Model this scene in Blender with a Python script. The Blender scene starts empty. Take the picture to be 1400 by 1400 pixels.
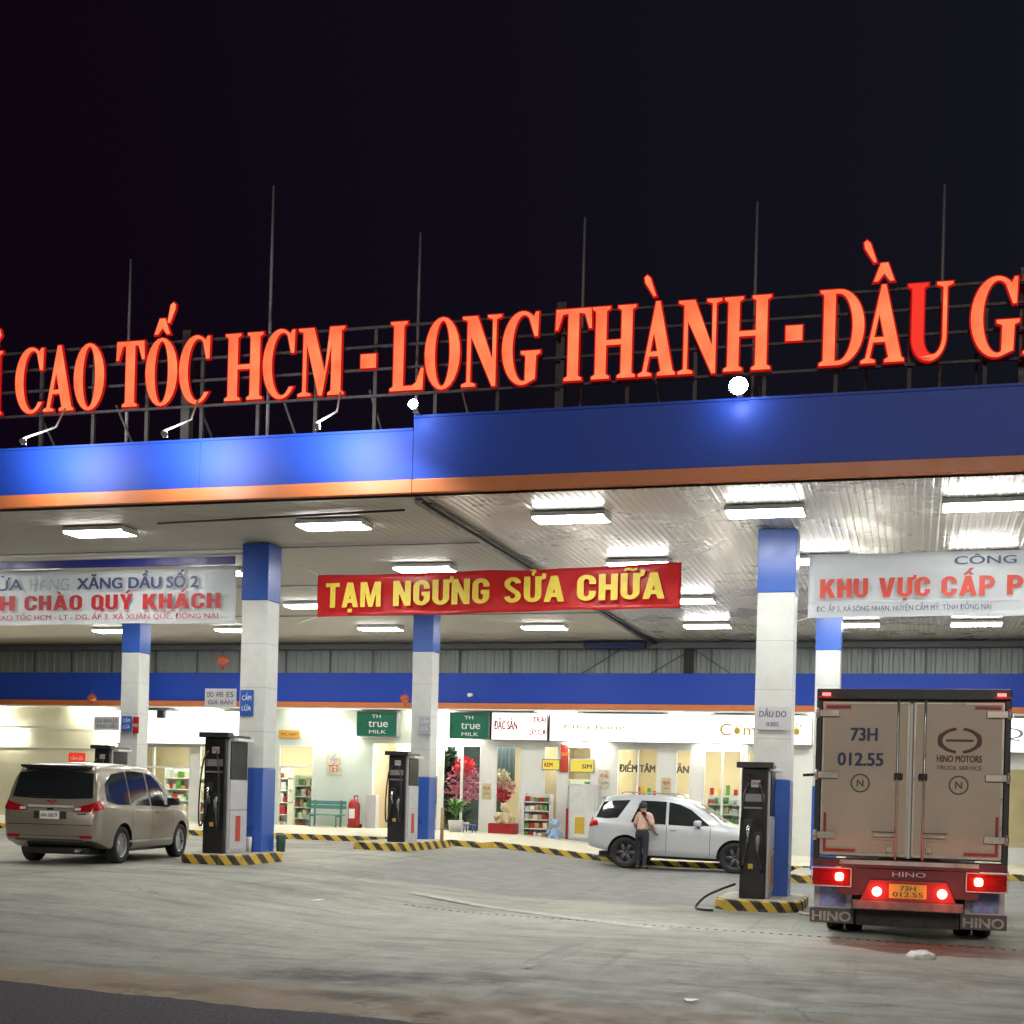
import bpy, bmesh, math, random
from mathutils import Vector, Matrix
from mathutils.bvhtree import BVHTree
from mathutils.geometry import tessellate_polygon
random.seed(7)
PI = math.pi
R = math.radians
C = bpy.context.scene.collection
sc = bpy.context.scene

# ------------------------------------------------------------------ materials
def _new(name):
    m = bpy.data.materials.new(name); m.use_nodes = True
    nt = m.node_tree; nt.nodes.clear()
    out = nt.nodes.new('ShaderNodeOutputMaterial')
    return m, nt, out

def mat(name, col, rough=.5, metal=0., var=.12, scale=3., bump=0., bscale=40., coat=0., spec=.5, rvar=.12):
    """Principled surface whose colour and gloss wander a little with procedural noise."""
    m, nt, out = _new(name); N = nt.nodes.new; L = nt.links.new
    b = N('ShaderNodeBsdfPrincipled'); L(b.outputs[0], out.inputs[0])
    tc = N('ShaderNodeTexCoord'); no = N('ShaderNodeTexNoise')
    no.inputs['Scale'].default_value = scale; no.inputs['Detail'].default_value = 6; no.inputs['Roughness'].default_value = .65
    L(tc.outputs['Object'], no.inputs['Vector'])
    mr = N('ShaderNodeMapRange'); mr.inputs[1].default_value = .3; mr.inputs[2].default_value = .7
    mr.inputs[3].default_value = 1 - var; mr.inputs[4].default_value = 1 + var
    L(no.outputs['Fac'], mr.inputs[0])
    mx = N('ShaderNodeVectorMath'); mx.operation = 'SCALE'; mx.inputs[0].default_value = col
    L(mr.outputs[0], mx.inputs['Scale']); L(mx.outputs[0], b.inputs['Base Color'])
    r2 = N('ShaderNodeMapRange'); r2.inputs[1].default_value = .3; r2.inputs[2].default_value = .7
    r2.inputs[3].default_value = max(.02, rough - rvar); r2.inputs[4].default_value = min(1, rough + rvar)
    L(no.outputs['Fac'], r2.inputs[0]); L(r2.outputs[0], b.inputs['Roughness'])
    b.inputs['Metallic'].default_value = metal; b.inputs['Coat Weight'].default_value = coat
    b.inputs['Coat Roughness'].default_value = .06
    b.inputs['Specular IOR Level'].default_value = spec
    if bump:
        n2 = N('ShaderNodeTexNoise'); n2.inputs['Scale'].default_value = bscale; n2.inputs['Detail'].default_value = 5
        L(tc.outputs['Object'], n2.inputs['Vector'])
        bp = N('ShaderNodeBump'); bp.inputs['Strength'].default_value = bump; bp.inputs['Distance'].default_value = .02
        L(n2.outputs['Fac'], bp.inputs['Height']); L(bp.outputs[0], b.inputs['Normal'])
    return m

def glow(name, col, strength, var=0., scale=2., col2=None):
    m, nt, out = _new(name); N = nt.nodes.new; L = nt.links.new
    e = N('ShaderNodeEmission'); e.inputs[0].default_value = (*col, 1); e.inputs[1].default_value = strength
    if col2:
        tc = N('ShaderNodeTexCoord'); no = N('ShaderNodeTexNoise'); no.inputs['Scale'].default_value = scale
        L(tc.outputs['Object'], no.inputs['Vector'])
        mx = N('ShaderNodeMix'); mx.data_type = 'RGBA'; mx.inputs[6].default_value = (*col, 1); mx.inputs[7].default_value = (*col2, 1)
        mr = N('ShaderNodeMapRange'); mr.inputs[1].default_value = .38; mr.inputs[2].default_value = .62
        L(no.outputs['Fac'], mr.inputs[0]); L(mr.outputs[0], mx.inputs[0]); L(mx.outputs[2], e.inputs[0])
    L(e.outputs[0], out.inputs[0])
    return m

def stripes(name, a, b_, pitch, axis=(1, 0, 1), rough=.7):
    """Painted diagonal hazard stripes, worn by noise."""
    m, nt, out = _new(name); N = nt.nodes.new; L = nt.links.new
    b = N('ShaderNodeBsdfPrincipled'); L(b.outputs[0], out.inputs[0]); b.inputs['Roughness'].default_value = rough
    g = N('ShaderNodeNewGeometry'); d = N('ShaderNodeVectorMath'); d.operation = 'DOT_PRODUCT'
    d.inputs[1].default_value = axis; L(g.outputs['Position'], d.inputs[0])
    q = N('ShaderNodeMath'); q.operation = 'DIVIDE'; q.inputs[1].default_value = pitch; L(d.outputs['Value'], q.inputs[0])
    fr = N('ShaderNodeMath'); fr.operation = 'FRACT'; L(q.outputs[0], fr.inputs[0])
    gt = N('ShaderNodeMath'); gt.operation = 'GREATER_THAN'; gt.inputs[1].default_value = .5; L(fr.outputs[0], gt.inputs[0])
    mx = N('ShaderNodeMix'); mx.data_type = 'RGBA'; mx.inputs[6].default_value = (*a, 1); mx.inputs[7].default_value = (*b_, 1)
    L(gt.outputs[0], mx.inputs[0])
    no = N('ShaderNodeTexNoise'); no.inputs['Scale'].default_value = 7; no.inputs['Detail'].default_value = 8; no.inputs['Roughness'].default_value = .7
    L(g.outputs['Position'], no.inputs['Vector'])
    mr = N('ShaderNodeMapRange'); mr.inputs[1].default_value = .5; mr.inputs[2].default_value = .72; mr.inputs[4].default_value = .75
    L(no.outputs['Fac'], mr.inputs[0])
    m2 = N('ShaderNodeMix'); m2.data_type = 'RGBA'; m2.inputs[7].default_value = (.24, .2, .13, 1)
    L(mr.outputs[0], m2.inputs[0]); L(mx.outputs[2], m2.inputs[6]); L(m2.outputs[2], b.inputs['Base Color'])
    return m

def glass_thin(name, tint=(.9, .95, .93)):
    m, nt, out = _new(name); N = nt.nodes.new; L = nt.links.new
    t = N('ShaderNodeBsdfTransparent'); t.inputs[0].default_value = (*tint, 1)
    g = N('ShaderNodeBsdfGlossy'); g.inputs['Roughness'].default_value = .03
    lw = N('ShaderNodeLayerWeight'); lw.inputs[0].default_value = .12
    mr = N('ShaderNodeMath'); mr.operation = 'MULTIPLY_ADD'; mr.inputs[1].default_value = .7; mr.inputs[2].default_value = .05
    L(lw.outputs['Fresnel'], mr.inputs[0])
    mx = N('ShaderNodeMixShader'); L(mr.outputs[0], mx.inputs[0]); L(t.outputs[0], mx.inputs[1]); L(g.outputs[0], mx.inputs[2])
    L(mx.outputs[0], out.inputs[0])
    return m

M = dict(
    blue=mat('blue_panel', (.012, .055, .40), .5, 0, .03, 1.2, rvar=.0, spec=.3),
    bluebeam=mat('blue_band', (.03, .1, .42), .32, 0, .08, 2, rvar=.08),
    bluedark=mat('dark_blue', (.012, .025, .12), .5),
    orange=mat('orange_trim', (.56, .165, .05), .45, 0, .08, 2),
    white=mat('white_paint', (.72, .73, .72), .5, 0, .05, 2),
    column=mat('column_cladding', (.56, .58, .56), .45, .0, .1, 2.2, rvar=.08),
    rod=mat('dull_rod', (.14, .14, .15), .6, .2),
    steel=mat('galvanised_steel', (.32, .32, .33), .5, .6, .2, 8),
    framesteel=mat('weathered_steel', (.035, .032, .034), .6, .2, .25, 9),
    ceil_l=mat('ceiling_sheet', (.44, .41, .36), .62, 0., .06, .6, rvar=.05),
    ceil_r=mat('glossy_ceiling_sheet', (.44, .42, .38), .3, .15, .08, .8, rvar=.1, spec=.5),
    roof=mat('roof_sheet', (.25, .26, .28), .5, .3),
    clad=mat('grey_cladding', (.46, .51, .49), .5, .1, .08, 1.0),
    dark=mat('dark_metal', (.035, .035, .037), .45, .3),
    black=mat('black_plastic', (.012, .012, .013), .35, 0, .2, 6),
    blackgloss=mat('black_glass', (.008, .009, .01), .4, 0, .1, 4, rvar=.05, spec=.15),
    grey=mat('grey_plastic', (.22, .22, .23), .5),
    lightgrey=mat('light_grey_panel', (.5, .5, .52), .4, 0, .08, 5),
    cream=mat('cream_wall', (.68, .66, .5), .7, 0, .05, 1.5),
    mint=mat('mint_wall', (.62, .70, .62), .7, 0, .04, 1.5),
    wall=mat('white_wall', (.75, .76, .72), .65, 0, .05, 1.5),
    tan=mat('tan_wall', (.50, .41, .28), .7, 0, .08, 1.5),
    wood=mat('brown_wood', (.2, .09, .035), .5, 0, .3, 5),
    tile=mat('shop_floor_tile', (.55, .53, .48), .3),
    concrete=mat('kerb_concrete', (.42, .40, .35), .8, 0, .2, 4, .3, 30),
    pvc=mat('banner_vinyl', (.62, .65, .67), .42, 0, .05, 2.5, .25, 3),
    pvcred=mat('red_banner_vinyl', (.52, .02, .022), .4, 0, .08, 2.5, .25, 3),
    pvcblue=mat('blue_banner_vinyl', (.015, .02, .2), .4),
    tred=mat('red_lettering', (.36, .008, .012), .5, 0, .1, 9),
    torange=mat('orange_red_lettering', (.46, .04, .02), .5, 0, .1, 9),
    tyellow=mat('yellow_lettering', (.62, .47, .05), .5, 0, .1, 9),
    tgold=mat('gold_lettering', (.55, .36, .03), .5),
    tblue=mat('navy_lettering', (.03, .045, .13), .55, 0, .3, 4),
    tfade=mat('faded_lettering', (.36, .4, .45), .55, 0, .2, 12),
    tbrown=mat('brown_lettering', (.12, .035, .03), .55, 0, .3, 9),
    tgreen=mat('olive_lettering', (.09, .1, .05), .55),
    tdark=mat('dark_lettering', (.05, .05, .05), .55),
    twhite=mat('white_lettering', (.8, .8, .8), .5),
    tyre=mat('tyre_rubber', (.018, .018, .019), .8, 0, .2, 12, .3, 60),
    rim=mat('alloy_rim', (.45, .45, .46), .3, .8),
    rimdark=mat('dark_alloy_rim', (.09, .09, .1), .35, .7),
    bronze=mat('champagne_paint', (.295, .26, .21), .32, .45, .0, 2, coat=.6, rvar=0),
    silver=mat('silver_paint', (.54, .57, .60), .34, .3, .0, 2, coat=.6, rvar=0),
    glass=mat('tinted_glass', (.015, .02, .02), .06, 0, .1, 2, rvar=.03, spec=.7),
    chrome=mat('chrome', (.7, .7, .7), .12, 1.),
    redlens=mat('red_lens', (.36, .008, .01), .15, 0, .25, 14),
    amber=mat('amber_lens', (.6, .2, .02), .2),
    clear=mat('clear_lens', (.6, .62, .6), .12),
    box=mat('cargo_panel', (.48, .40, .315), .42, .05, .1, 1.1, rvar=.1),
    boxtrim=mat('aluminium_trim', (.5, .47, .42), .35, .6),
    redpaint=mat('red_paint', (.35, .012, .015), .4, 0, .15, 5),
    maroon=mat('maroon_chassis', (.09, .018, .022), .5, 0, .25, 5),
    flap=mat('grey_mud_flap', (.6, .57, .56), .6, 0, .2, 7),
    flaptext=mat('worn_flap_lettering', (.42, .40, .39), .6, 0, .35, 12),
    flapdark=mat('rubber_mud_flap', (.11, .105, .1), .7),
    flapblue=mat('blue_mud_flap_print', (.27, .3, .6), .5, 0, .4, 9),
    plateyel=mat('yellow_plate', (.75, .5, .06), .4),
    green=mat('green_sign', (.006, .13, .075), .35, 0, .05, 2),
    leaf=mat('leaf_green', (.07, .2, .035), .5, 0, .5, 6),
    fir=mat('dark_fir', (.03, .06, .045), .6, 0, .5, 8),
    pink=mat('pink_petals', (.6, .2, .3), .6, 0, .4, 5),
    redpetal=mat('red_petals', (.65, .03, .07), .6, 0, .3, 6),
    curtain=mat('slate_curtain', (.05, .075, .09), .8, 0, .3, 5),
    card=mat('cardboard', (.35, .25, .12), .8, 0, .2, 5),
    beige=mat('beige_goods', (.55, .45, .28), .7, 0, .3, 5),
    plush=mat('pale_goods', (.6, .55, .42), .8, 0, .4, 9),
    bench=mat('teal_bench', (.1, .27, .25), .5, 0, .15, 4),
    skin=mat('skin', (.30, .165, .105), .55),
    shirt=mat('peach_shirt', (.56, .36, .30), .8, 0, .12, 8),
    trouser=mat('dark_trousers', (.02, .02, .026), .8),
    hair=mat('black_hair', (.01, .009, .008), .5),
    toyblue=mat('blue_plush', (.3, .42, .6), .9, 0, .2, 9),
    pot=mat('white_pot', (.6, .6, .57), .4),
    bag=mat('white_plastic_bag', (.7, .7, .68), .35),
    hazard=stripes('hazard_stripes', (.62, .44, .05), (.03, .028, .022), .46, (1, .0, 1.3)),
    hazard2=stripes('island_stripes', (.62, .42, .05), (.03, .028, .022), .34, (1, .6, .9)),
    pane=glass_thin('clear_pane'),
    tube=glow('lit_tube', (1, .985, .95), 52),
    wallTube=glow('lit_shop_tube', (1, .95, .8), 190),
    shoplight=glow('lit_shop_panel', (1, .93, .75), 48),
    signwhite=glow('lit_white_signboard', (1, .97, .9), 2., col2=(1, .95, .82), scale=.6),
    signyellow=glow('lit_yellow_board', (1, .8, .12), .9),
    signred=glow('lit_red_board', (.85, .06, .03), .9),
    face=glow('lit_letter_face', (1, .15, .06), 1.1, col2=(1, .27, .105), scale=1.5),
    facered=glow('failing_letter_face', (1, .045, .03), .95),
    edge=glow('red_letter_edge', (1, .012, .012), .5),
    flood=glow('lit_flood_lens', (.95, .98, 1), 160),
    washer=glow('lit_spot_lens', (1, .99, .95), 45),
    brake=glow('lit_brake_lamp', (1, .55, .32), 3.5),
    reverse=glow('lit_round_lamp', (1, .42, .3), 5.),
    marker=glow('lit_marker_lamp', (1, .16, .14), 3.),
    tail=glow('lit_tail_lamp', (1, .05, .03), .35),
)

# ------------------------------------------------------------------ geometry helpers
class MB:
    """Collects shapes into one mesh."""
    def __init__(s): s.bm = bmesh.new()
    def box(s, x0, x1, y0, y1, z0, z1, bev=0., mi=0, rot=None):
        vs = [s.bm.verts.new(v) for v in ((x0,y0,z0),(x1,y0,z0),(x1,y1,z0),(x0,y1,z0),(x0,y0,z1),(x1,y0,z1),(x1,y1,z1),(x0,y1,z1))]
        fs = [s.bm.faces.new([vs[i] for i in q]) for q in ((3,2,1,0),(4,5,6,7),(0,1,5,4),(1,2,6,5),(2,3,7,6),(3,0,4,7))]
        for f in fs: f.material_index = mi
        if rot: bmesh.ops.transform(s.bm, matrix=rot, verts=vs)
        if bev:
            es = list({e for f in fs for e in f.edges})
            r = bmesh.ops.bevel(s.bm, geom=es, offset=bev, segments=2, affect='EDGES', profile=.5)
        return s
    def tube(s, pts, r, n=8, cap=True, mi=0):
        pts = [Vector(p) for p in pts]; rings = []
        for i, p in enumerate(pts):
            d = (pts[min(i+1, len(pts)-1)] - pts[max(i-1, 0)]).normalized()
            a = d.orthogonal().normalized() if i == 0 else (a - d * a.dot(d)).normalized()
            b = d.cross(a); rr = r[i] if isinstance(r, (list, tuple)) else r
            rings.append([s.bm.verts.new(p + (a*math.cos(2*PI*k/n) + b*math.sin(2*PI*k/n))*rr) for k in range(n)])
        for q, w in zip(rings, rings[1:]):
            for k in range(n):
                f = s.bm.faces.new((q[k], q[(k+1)%n], w[(k+1)%n], w[k])); f.smooth = True; f.material_index = mi
        if cap:
            s.bm.faces.new(rings[0][::-1]).material_index = mi; s.bm.faces.new(rings[-1]).material_index = mi
        return s
    def lathe(s, prof, n=24, mat4=None, mi=0):
        """prof: (radius, height) pairs around local z."""
        rings = []; vs = []
        for r, z in prof:
            ring = [s.bm.verts.new((r*math.cos(2*PI*k/n), r*math.sin(2*PI*k/n), z)) for k in range(n)] if r > 1e-5 else [s.bm.verts.new((0, 0, z))]
            rings.append(ring); vs += ring
        for q, w in zip(rings, rings[1:]):
            for k in range(n):
                a = [q[k % len(q)], q[(k+1) % len(q)], w[(k+1) % len(w)], w[k % len(w)]]
                u = []
                for v in a:
                    if v not in u: u.append(v)
                if len(u) > 2:
                    f = s.bm.faces.new(u); f.smooth = True; f.material_index = mi
        if mat4: bmesh.ops.transform(s.bm, matrix=mat4, verts=vs)
        return s
    def prism(s, loops, y0, y1, mi=0):
        """polygon with holes in the xz plane, extruded from y0 (front) to y1."""
        flat = [p for l in loops for p in l]
        tris = tessellate_polygon([[Vector((x, z, 0)) for x, z in l] for l in loops])
        a = [s.bm.verts.new((x, y0, z)) for x, z in flat]; b = [s.bm.verts.new((x, y1, z)) for x, z in flat]
        for t in tris:
            for vv, fl in ((a, 1), (b, 0)):
                try: f = s.bm.faces.new([vv[i] for i in (t if fl else t[::-1])]); f.material_index = mi
                except ValueError: pass
        o = 0
        for l in loops:
            n = len(l)
            for k in range(n):
                try: s.bm.faces.new((a[o+k], a[o+(k+1)%n], b[o+(k+1)%n], b[o+k])).material_index = mi
                except ValueError: pass
            o += n
        return s
    def leaves(s, c, rad, n, size, up=.3, mi=0):
        for _ in range(n):
            while True:
                v = Vector([random.uniform(-1, 1) for _ in range(3)])
                if v.length < 1: break
            p = Vector(c) + Vector((v.x*rad[0], v.y*rad[1], v.z*rad[2]))
            d = (v + Vector((random.gauss(0, .5), random.gauss(0, .5), random.gauss(up, .4)))).normalized()
            sd = d.orthogonal().normalized(); sd.rotate(Matrix.Rotation(random.uniform(0, 6.3), 3, d))
            l = size * random.uniform(.6, 1.3); w = l * .32
            q = [s.bm.verts.new(x) for x in (p, p + d*l*.5 + sd*w, p + d*l, p + d*l*.5 - sd*w)]
            s.bm.faces.new(q).material_index = mi
        return s
    def build(s, name, m, parent=None, loc=None, smooth=None, fix=True):
        if fix: bmesh.ops.recalc_face_normals(s.bm, faces=s.bm.faces)
        me = bpy.data.meshes.new(name); s.bm.to_mesh(me); s.bm.free()
        for x in (m if isinstance(m, (list, tuple)) else [m]): me.materials.append(x)
        if smooth is not None:
            me.shade_smooth(); me.set_sharp_from_angle(angle=R(smooth))
        o = bpy.data.objects.new(name, me); C.objects.link(o)
        if parent: o.parent = parent
        if loc: o.location = loc
        return o

def tag(o, label=None, cat=None, group=None, kind=None):
    if label: o['label'] = label
    if cat: o['category'] = cat
    if group: o['group'] = group
    if kind: o['kind'] = kind
    return o
def thing(name, label, cat, loc=(0,0,0), rz=0., group=None):
    o = bpy.data.objects.new(name, None); o.empty_display_size = .2; C.objects.link(o)
    o.location = loc; o.rotation_euler = (0, 0, rz)
    return tag(o, label, cat, group)
def dup(o, parent=None):
    c = o.copy(); C.objects.link(c)
    if parent: c.parent = parent
    for ch in list(o.children): dup(ch, c)
    return c

_H = None
def text(name, body, m, parent, x0, x1, z, cap, y, bold=.02, slant=0., thick=.004):
    """Lettering standing in the xz plane facing -y; fits x0..x1, baseline z, capital height cap."""
    global _H
    def raw(t, off):
        c = bpy.data.curves.new('lettering', 'FONT'); c.body = t; c.size = 1; c.offset = off; c.shear = slant; c.resolution_u = 4
        o = bpy.data.objects.new('lettering', c); C.objects.link(o)
        bpy.context.view_layer.update()
        me = bpy.data.meshes.new_from_object(o.evaluated_get(bpy.context.evaluated_depsgraph_get()))
        bpy.data.objects.remove(o); bpy.data.curves.remove(c)
        return me
    if _H is None:
        h = raw('H', 0); _H = max(v.co.y for v in h.vertices)
    off = 0.; src = raw(body, off); xs = [v.co.x for v in src.vertices]
    dx = cap*bold*.9; dz = cap*bold*.4 if bold > .03 else 0
    lo, hi = min(xs), max(xs); k = (x1 - x0 - 2*dx) / (hi - lo); q = (cap - 2*dz) / (_H + 2*off)
    bm = bmesh.new(); vs0 = [v.co.copy() for v in src.vertices]; n = 0
    for ix in ((-1, 0, 1) if bold > .01 else (0,)):
        for iz in ((-1, 1) if dz else (0,)):
            nv = [bm.verts.new((x0 + dx + (c.x - lo)*k + ix*dx, y - n*.0006, z + dz + (c.y + off)*q + iz*dz)) for c in vs0]; n += 1
            for p in src.polygons:
                try: bm.faces.new([nv[i] for i in p.vertices])
                except ValueError: pass
    me = bpy.data.meshes.new(name); bm.to_mesh(me); bm.free(); bpy.data.meshes.remove(src)
    me.materials.append(m)
    o = bpy.data.objects.new(name, me); C.objects.link(o)
    if parent: o.parent = parent
    return o

def spot(name, loc, target, energy, angle, blend=.6, col=(1, .98, .95), size=.15):
    l = bpy.data.lights.new(name, 'SPOT'); l.energy = energy; l.spot_size = R(angle); l.spot_blend = blend; l.color = col; l.shadow_soft_size = size
    o = bpy.data.objects.new(name, l); C.objects.link(o); o.location = loc
    o.rotation_euler = (Vector(target) - Vector(loc)).to_track_quat('-Z', 'Y').to_euler()
    return o
def ss(a, b, x):
    t = min(1., max(0., (x-a)/(b-a))); return t*t*(3-2*t)
def gz(x, y=30.):
    return .39*(1 - ss(-12.5, -6., x))*ss(11., 18., y)

# ------------------------------------------------------------------ camera
cam = bpy.data.cameras.new('camera'); co = bpy.data.objects.new('camera', cam); C.objects.link(co)
cam.sensor_fit = 'HORIZONTAL'; cam.sensor_width = 36; cam.lens = 1900/1400*36
cam.shift_y = (1082-700)/1400.
cam.clip_end = 2000
YAW = R(16.17); ROLL = .026
Rm = Matrix.Rotation(YAW, 4, 'Z') @ Matrix.Rotation(R(90), 4, 'X') @ Matrix.Rotation(ROLL, 4, 'Z')
# roll turns about the optical axis, which meets the picture below its centre because of the shift
sx, sy = 0., cam.shift_y
co.matrix_world = Matrix.Translation((0, 0, 1.87)) @ Rm
cam.shift_x = -sy*math.sin(0)
sc.camera = co

# ------------------------------------------------------------------ ground
def ground_material():
    m, nt, out = _new('worn_concrete_yard'); N = nt.nodes.new; L = nt.links.new
    b = N('ShaderNodeBsdfPrincipled'); L(b.outputs[0], out.inputs[0])
    g = N('ShaderNodeNewGeometry')
    def noise(scale, det=6, ro=.6, stretch=None):
        n = N('ShaderNodeTexNoise'); n.inputs['Scale'].default_value = scale; n.inputs['Detail'].default_value = det; n.inputs['Roughness'].default_value = ro
        if stretch:
            mp = N('ShaderNodeMapping'); mp.inputs['Scale'].default_value = stretch; mp.inputs['Rotation'].default_value = (0, 0, .25)
            L(g.outputs['Position'], mp.inputs['Vector']); L(mp.outputs[0], n.inputs['Vector'])
        else: L(g.outputs['Position'], n.inputs['Vector'])
        return n.outputs['Fac']
    def ramp(src, a, b_, lo=0., hi=1.):
        r = N('ShaderNodeMapRange'); r.interpolation_type = 'SMOOTHSTEP'
        for i, v in enumerate((a, b_, lo, hi)): r.inputs[i+1].default_value = v
        L(src, r.inputs[0]); return r.outputs[0]
    def mix(f, a, b_):
        x = N('ShaderNodeMix'); x.data_type = 'RGBA'; L(f, x.inputs[0])
        for i, v in ((6, a), (7, b_)):
            if isinstance(v, tuple): x.inputs[i].default_value = (*v, 1)
            else: L(v, x.inputs[i])
        return x.outputs[2]
    def mul(a, b_):
        x = N('ShaderNodeMath'); x.operation = 'MULTIPLY'; L(a, x.inputs[0]); L(b_, x.inputs[1]); return x.outputs[0]
    c = mix(ramp(noise(.25), .35, .65), (.25, .252, .21), (.34, .335, .275))
    c = mix(ramp(noise(1.1, 8, .7, (.45, 1.8, 1)), .45, .7, 0, .8), c, (.125, .122, .112))
    c = mix(ramp(noise(3.5, 10, .75), .5, .8, 0, .6), c, (.13, .125, .12))
    # the bluish older slab further in
    sp = N('ShaderNodeSeparateXYZ'); L(g.outputs['Position'], sp.inputs[0])
    wob = N('ShaderNodeMath'); wob.operation = 'MULTIPLY_ADD'; wob.inputs[1].default_value = 3.; L(noise(.4), wob.inputs[0]); L(sp.outputs['Y'], wob.inputs[2])
    far = ramp(wob.outputs[0], 24.6, 25.4); right = ramp(sp.outputs['X'], -11.5, -10.)
    c = mix(mul(mul(far, right), ramp(noise(.8), .2, .6, .6, .95)), c, (.17, .175, .17))
    # coarse speckle of aggregate
    c = mix(ramp(noise(30, 4, .8, (1, .5, 1)), .48, .7, 0, .5), c, (.12, .12, .11))
    c = mix(ramp(noise(37, 4, .8, (1, .5, 1)), .54, .72, 0, .4), c, (.44, .43, .37))
    # sandy dirt and oil close to the road edge
    dy = N('ShaderNodeMath'); dy.operation = 'MULTIPLY_ADD'; dy.inputs[1].default_value = -.19; L(sp.outputs['X'], dy.inputs[0])
    w2 = N('ShaderNodeMath'); w2.operation = 'MULTIPLY_ADD'; w2.inputs[1].default_value = 1.2; L(noise(1.6, 8, .7), w2.inputs[0]); L(sp.outputs['Y'], w2.inputs[2])
    w3 = N('ShaderNodeMath'); w3.operation = 'SUBTRACT'; L(w2.outputs[0], w3.inputs[0]); w3.inputs[1].default_value = 0.
    c = mix(ramp(w3.outputs[0], 11.5, 13.4, .95, 0), c, (.27, .19, .10))
    c = mix(mul(ramp(w3.outputs[0], 11.6, 12.6, 1., 0), ramp(noise(.7, 8, .7), .5, .62, 0, .9)), c, (.07, .05, .035))
    for (bx, by, br, cc, ff) in ((-5.0, 12.9, 1.3, (.05, .042, .034), .85), (-4.0, 13.4, 1.0, (.06, .055, .05), .7), (-1.0, 14.5, 3., (.11, .105, .095), .6), (2.5, 12.5, 3., (.1, .09, .085), .6), (-5.6, 12.6, 1.5, (.055, .045, .035), .8), (-4.7, 11.6, 1.1, (.06, .045, .03), .85), (-6.4, 11.5, 1.6, (.27, .18, .085), .7), (-2.2, 11.4, 2.2, (.2, .14, .08), .55), (-9.5, 20.2, 1.8, (.07, .068, .06), .5), (1.2, 15.5, 2.4, (.09, .075, .07), .5)):
        ds = N('ShaderNodeVectorMath'); ds.operation = 'DISTANCE'; ds.inputs[1].default_value = (bx, by*2.2, 0)
        wp = N('ShaderNodeVectorMath'); wp.operation = 'MULTIPLY'; wp.inputs[1].default_value = (1, 2.2, 0); L(g.outputs['Position'], wp.inputs[0]); L(wp.outputs[0], ds.inputs[0])
        dd = N('ShaderNodeMath'); dd.operation = 'MULTIPLY_ADD'; dd.inputs[1].default_value = br*2.2; L(noise(1.9, 9, .75), dd.inputs[0]); L(ds.outputs['Value'], dd.inputs[2])
        c = mix(ramp(dd.outputs[0], br*1.1, br*2.1, ff, 0), c, cc)
    # tyre tracks
    c = mix(ramp(noise(.9, 5, .6, (3.2, .16, 1)), .55, .75, 0, .5), c, (.11, .105, .1))
    # slab joints
    for ax, pit in (('Y', 5.2),):
        dv = N('ShaderNodeMath'); dv.operation = 'PINGPONG'; dv.inputs[1].default_value = pit; L(sp.outputs[ax], dv.inputs[0])
        c = mix(mul(ramp(dv.outputs[0], .012, .03, .55, 0), ramp(noise(.6, 5), .38, .55)), c, (.08, .075, .065))
    # cracks
    vo = N('ShaderNodeTexVoronoi'); vo.feature = 'DISTANCE_TO_EDGE'; vo.inputs['Scale'].default_value = .23
    nn = N('ShaderNodeTexNoise'); nn.inputs['Scale'].default_value = 1.5; nn.inputs['Detail'].default_value = 6; L(g.outputs['Position'], nn.inputs['Vector'])
    ad = N('ShaderNodeVectorMath'); ad.operation = 'MULTIPLY_ADD'; ad.inputs[1].default_value = (1., 1., 0); L(nn.outputs['Color'], ad.inputs[0]); L(g.outputs['Position'], ad.inputs[2])
    L(ad.outputs[0], vo.inputs['Vector'])
    c = mix(mul(ramp(vo.outputs['Distance'], .002, .006, .5, 0), ramp(noise(.3), .45, .6)), c, (.09, .085, .075))
    L(c, b.inputs['Base Color'])
    L(ramp(noise(2.2, 8, .7), .3, .7, .6, .95), b.inputs['Roughness'])
    bp = N('ShaderNodeBump'); bp.inputs['Strength'].default_value = .22; bp.inputs['Distance'].default_value = .008
    L(noise(42, 6, .7), bp.inputs['Height']); L(bp.outputs[0], b.inputs['Normal'])
    return m

mb = MB(); bm = mb.bm
xs = [-160, -90, -55] + [-45 + i*.75 for i in range(81)] + [30, 60, 120]
ys = [-60, -20, 0] + [5 + i*.75 for i in range(60)] + [60, 120, 240]
gv = [[bm.verts.new((x, y, gz(x, y))) for y in ys] for x in xs]
for i in range(len(xs)-1):
    for j in range(len(ys)-1):
        bm.faces.new((gv[i][j], gv[i+1][j], gv[i+1][j+1], gv[i][j+1])).smooth = True
tag(mb.build('ground', ground_material()), kind='structure')

mb = MB(); bm = mb.bm
edge = [(-40, 11.6), (-16, 11.5), (-9, 11.1), (-7.56, 10.93), (-6.7, 10.78), (-6.05, 10.76), (-5.5, 10.62), (-4.6, 10.55), (-3.65, 10.45), (-2.5, 10.2), (-1, 9.7), (2, 8.8), (8, 7.6), (40, 4)]
fine = []
for (xa, ya), (xb, yb) in zip(edge, edge[1:]):
    n = max(1, int((xb-xa)/.12))
    for k in range(n):
        t = k/n; fine.append((xa+(xb-xa)*t, ya+(yb-ya)*t + random.gauss(0, .02)))
fine.append(edge[-1])
top = [bm.verts.new((x, y, .006 + gz(x, y))) for x, y in fine]; bot = [bm.verts.new((x, -50, .006)) for x, y in fine]
for k in range(len(fine)-1): bm.faces.new((bot[k], bot[k+1], top[k+1], top[k]))
tag(mb.build('road', mat('dark_asphalt', (.058, .049, .055), .9, 0, .95, 34, .9, 30)), kind='structure')

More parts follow.
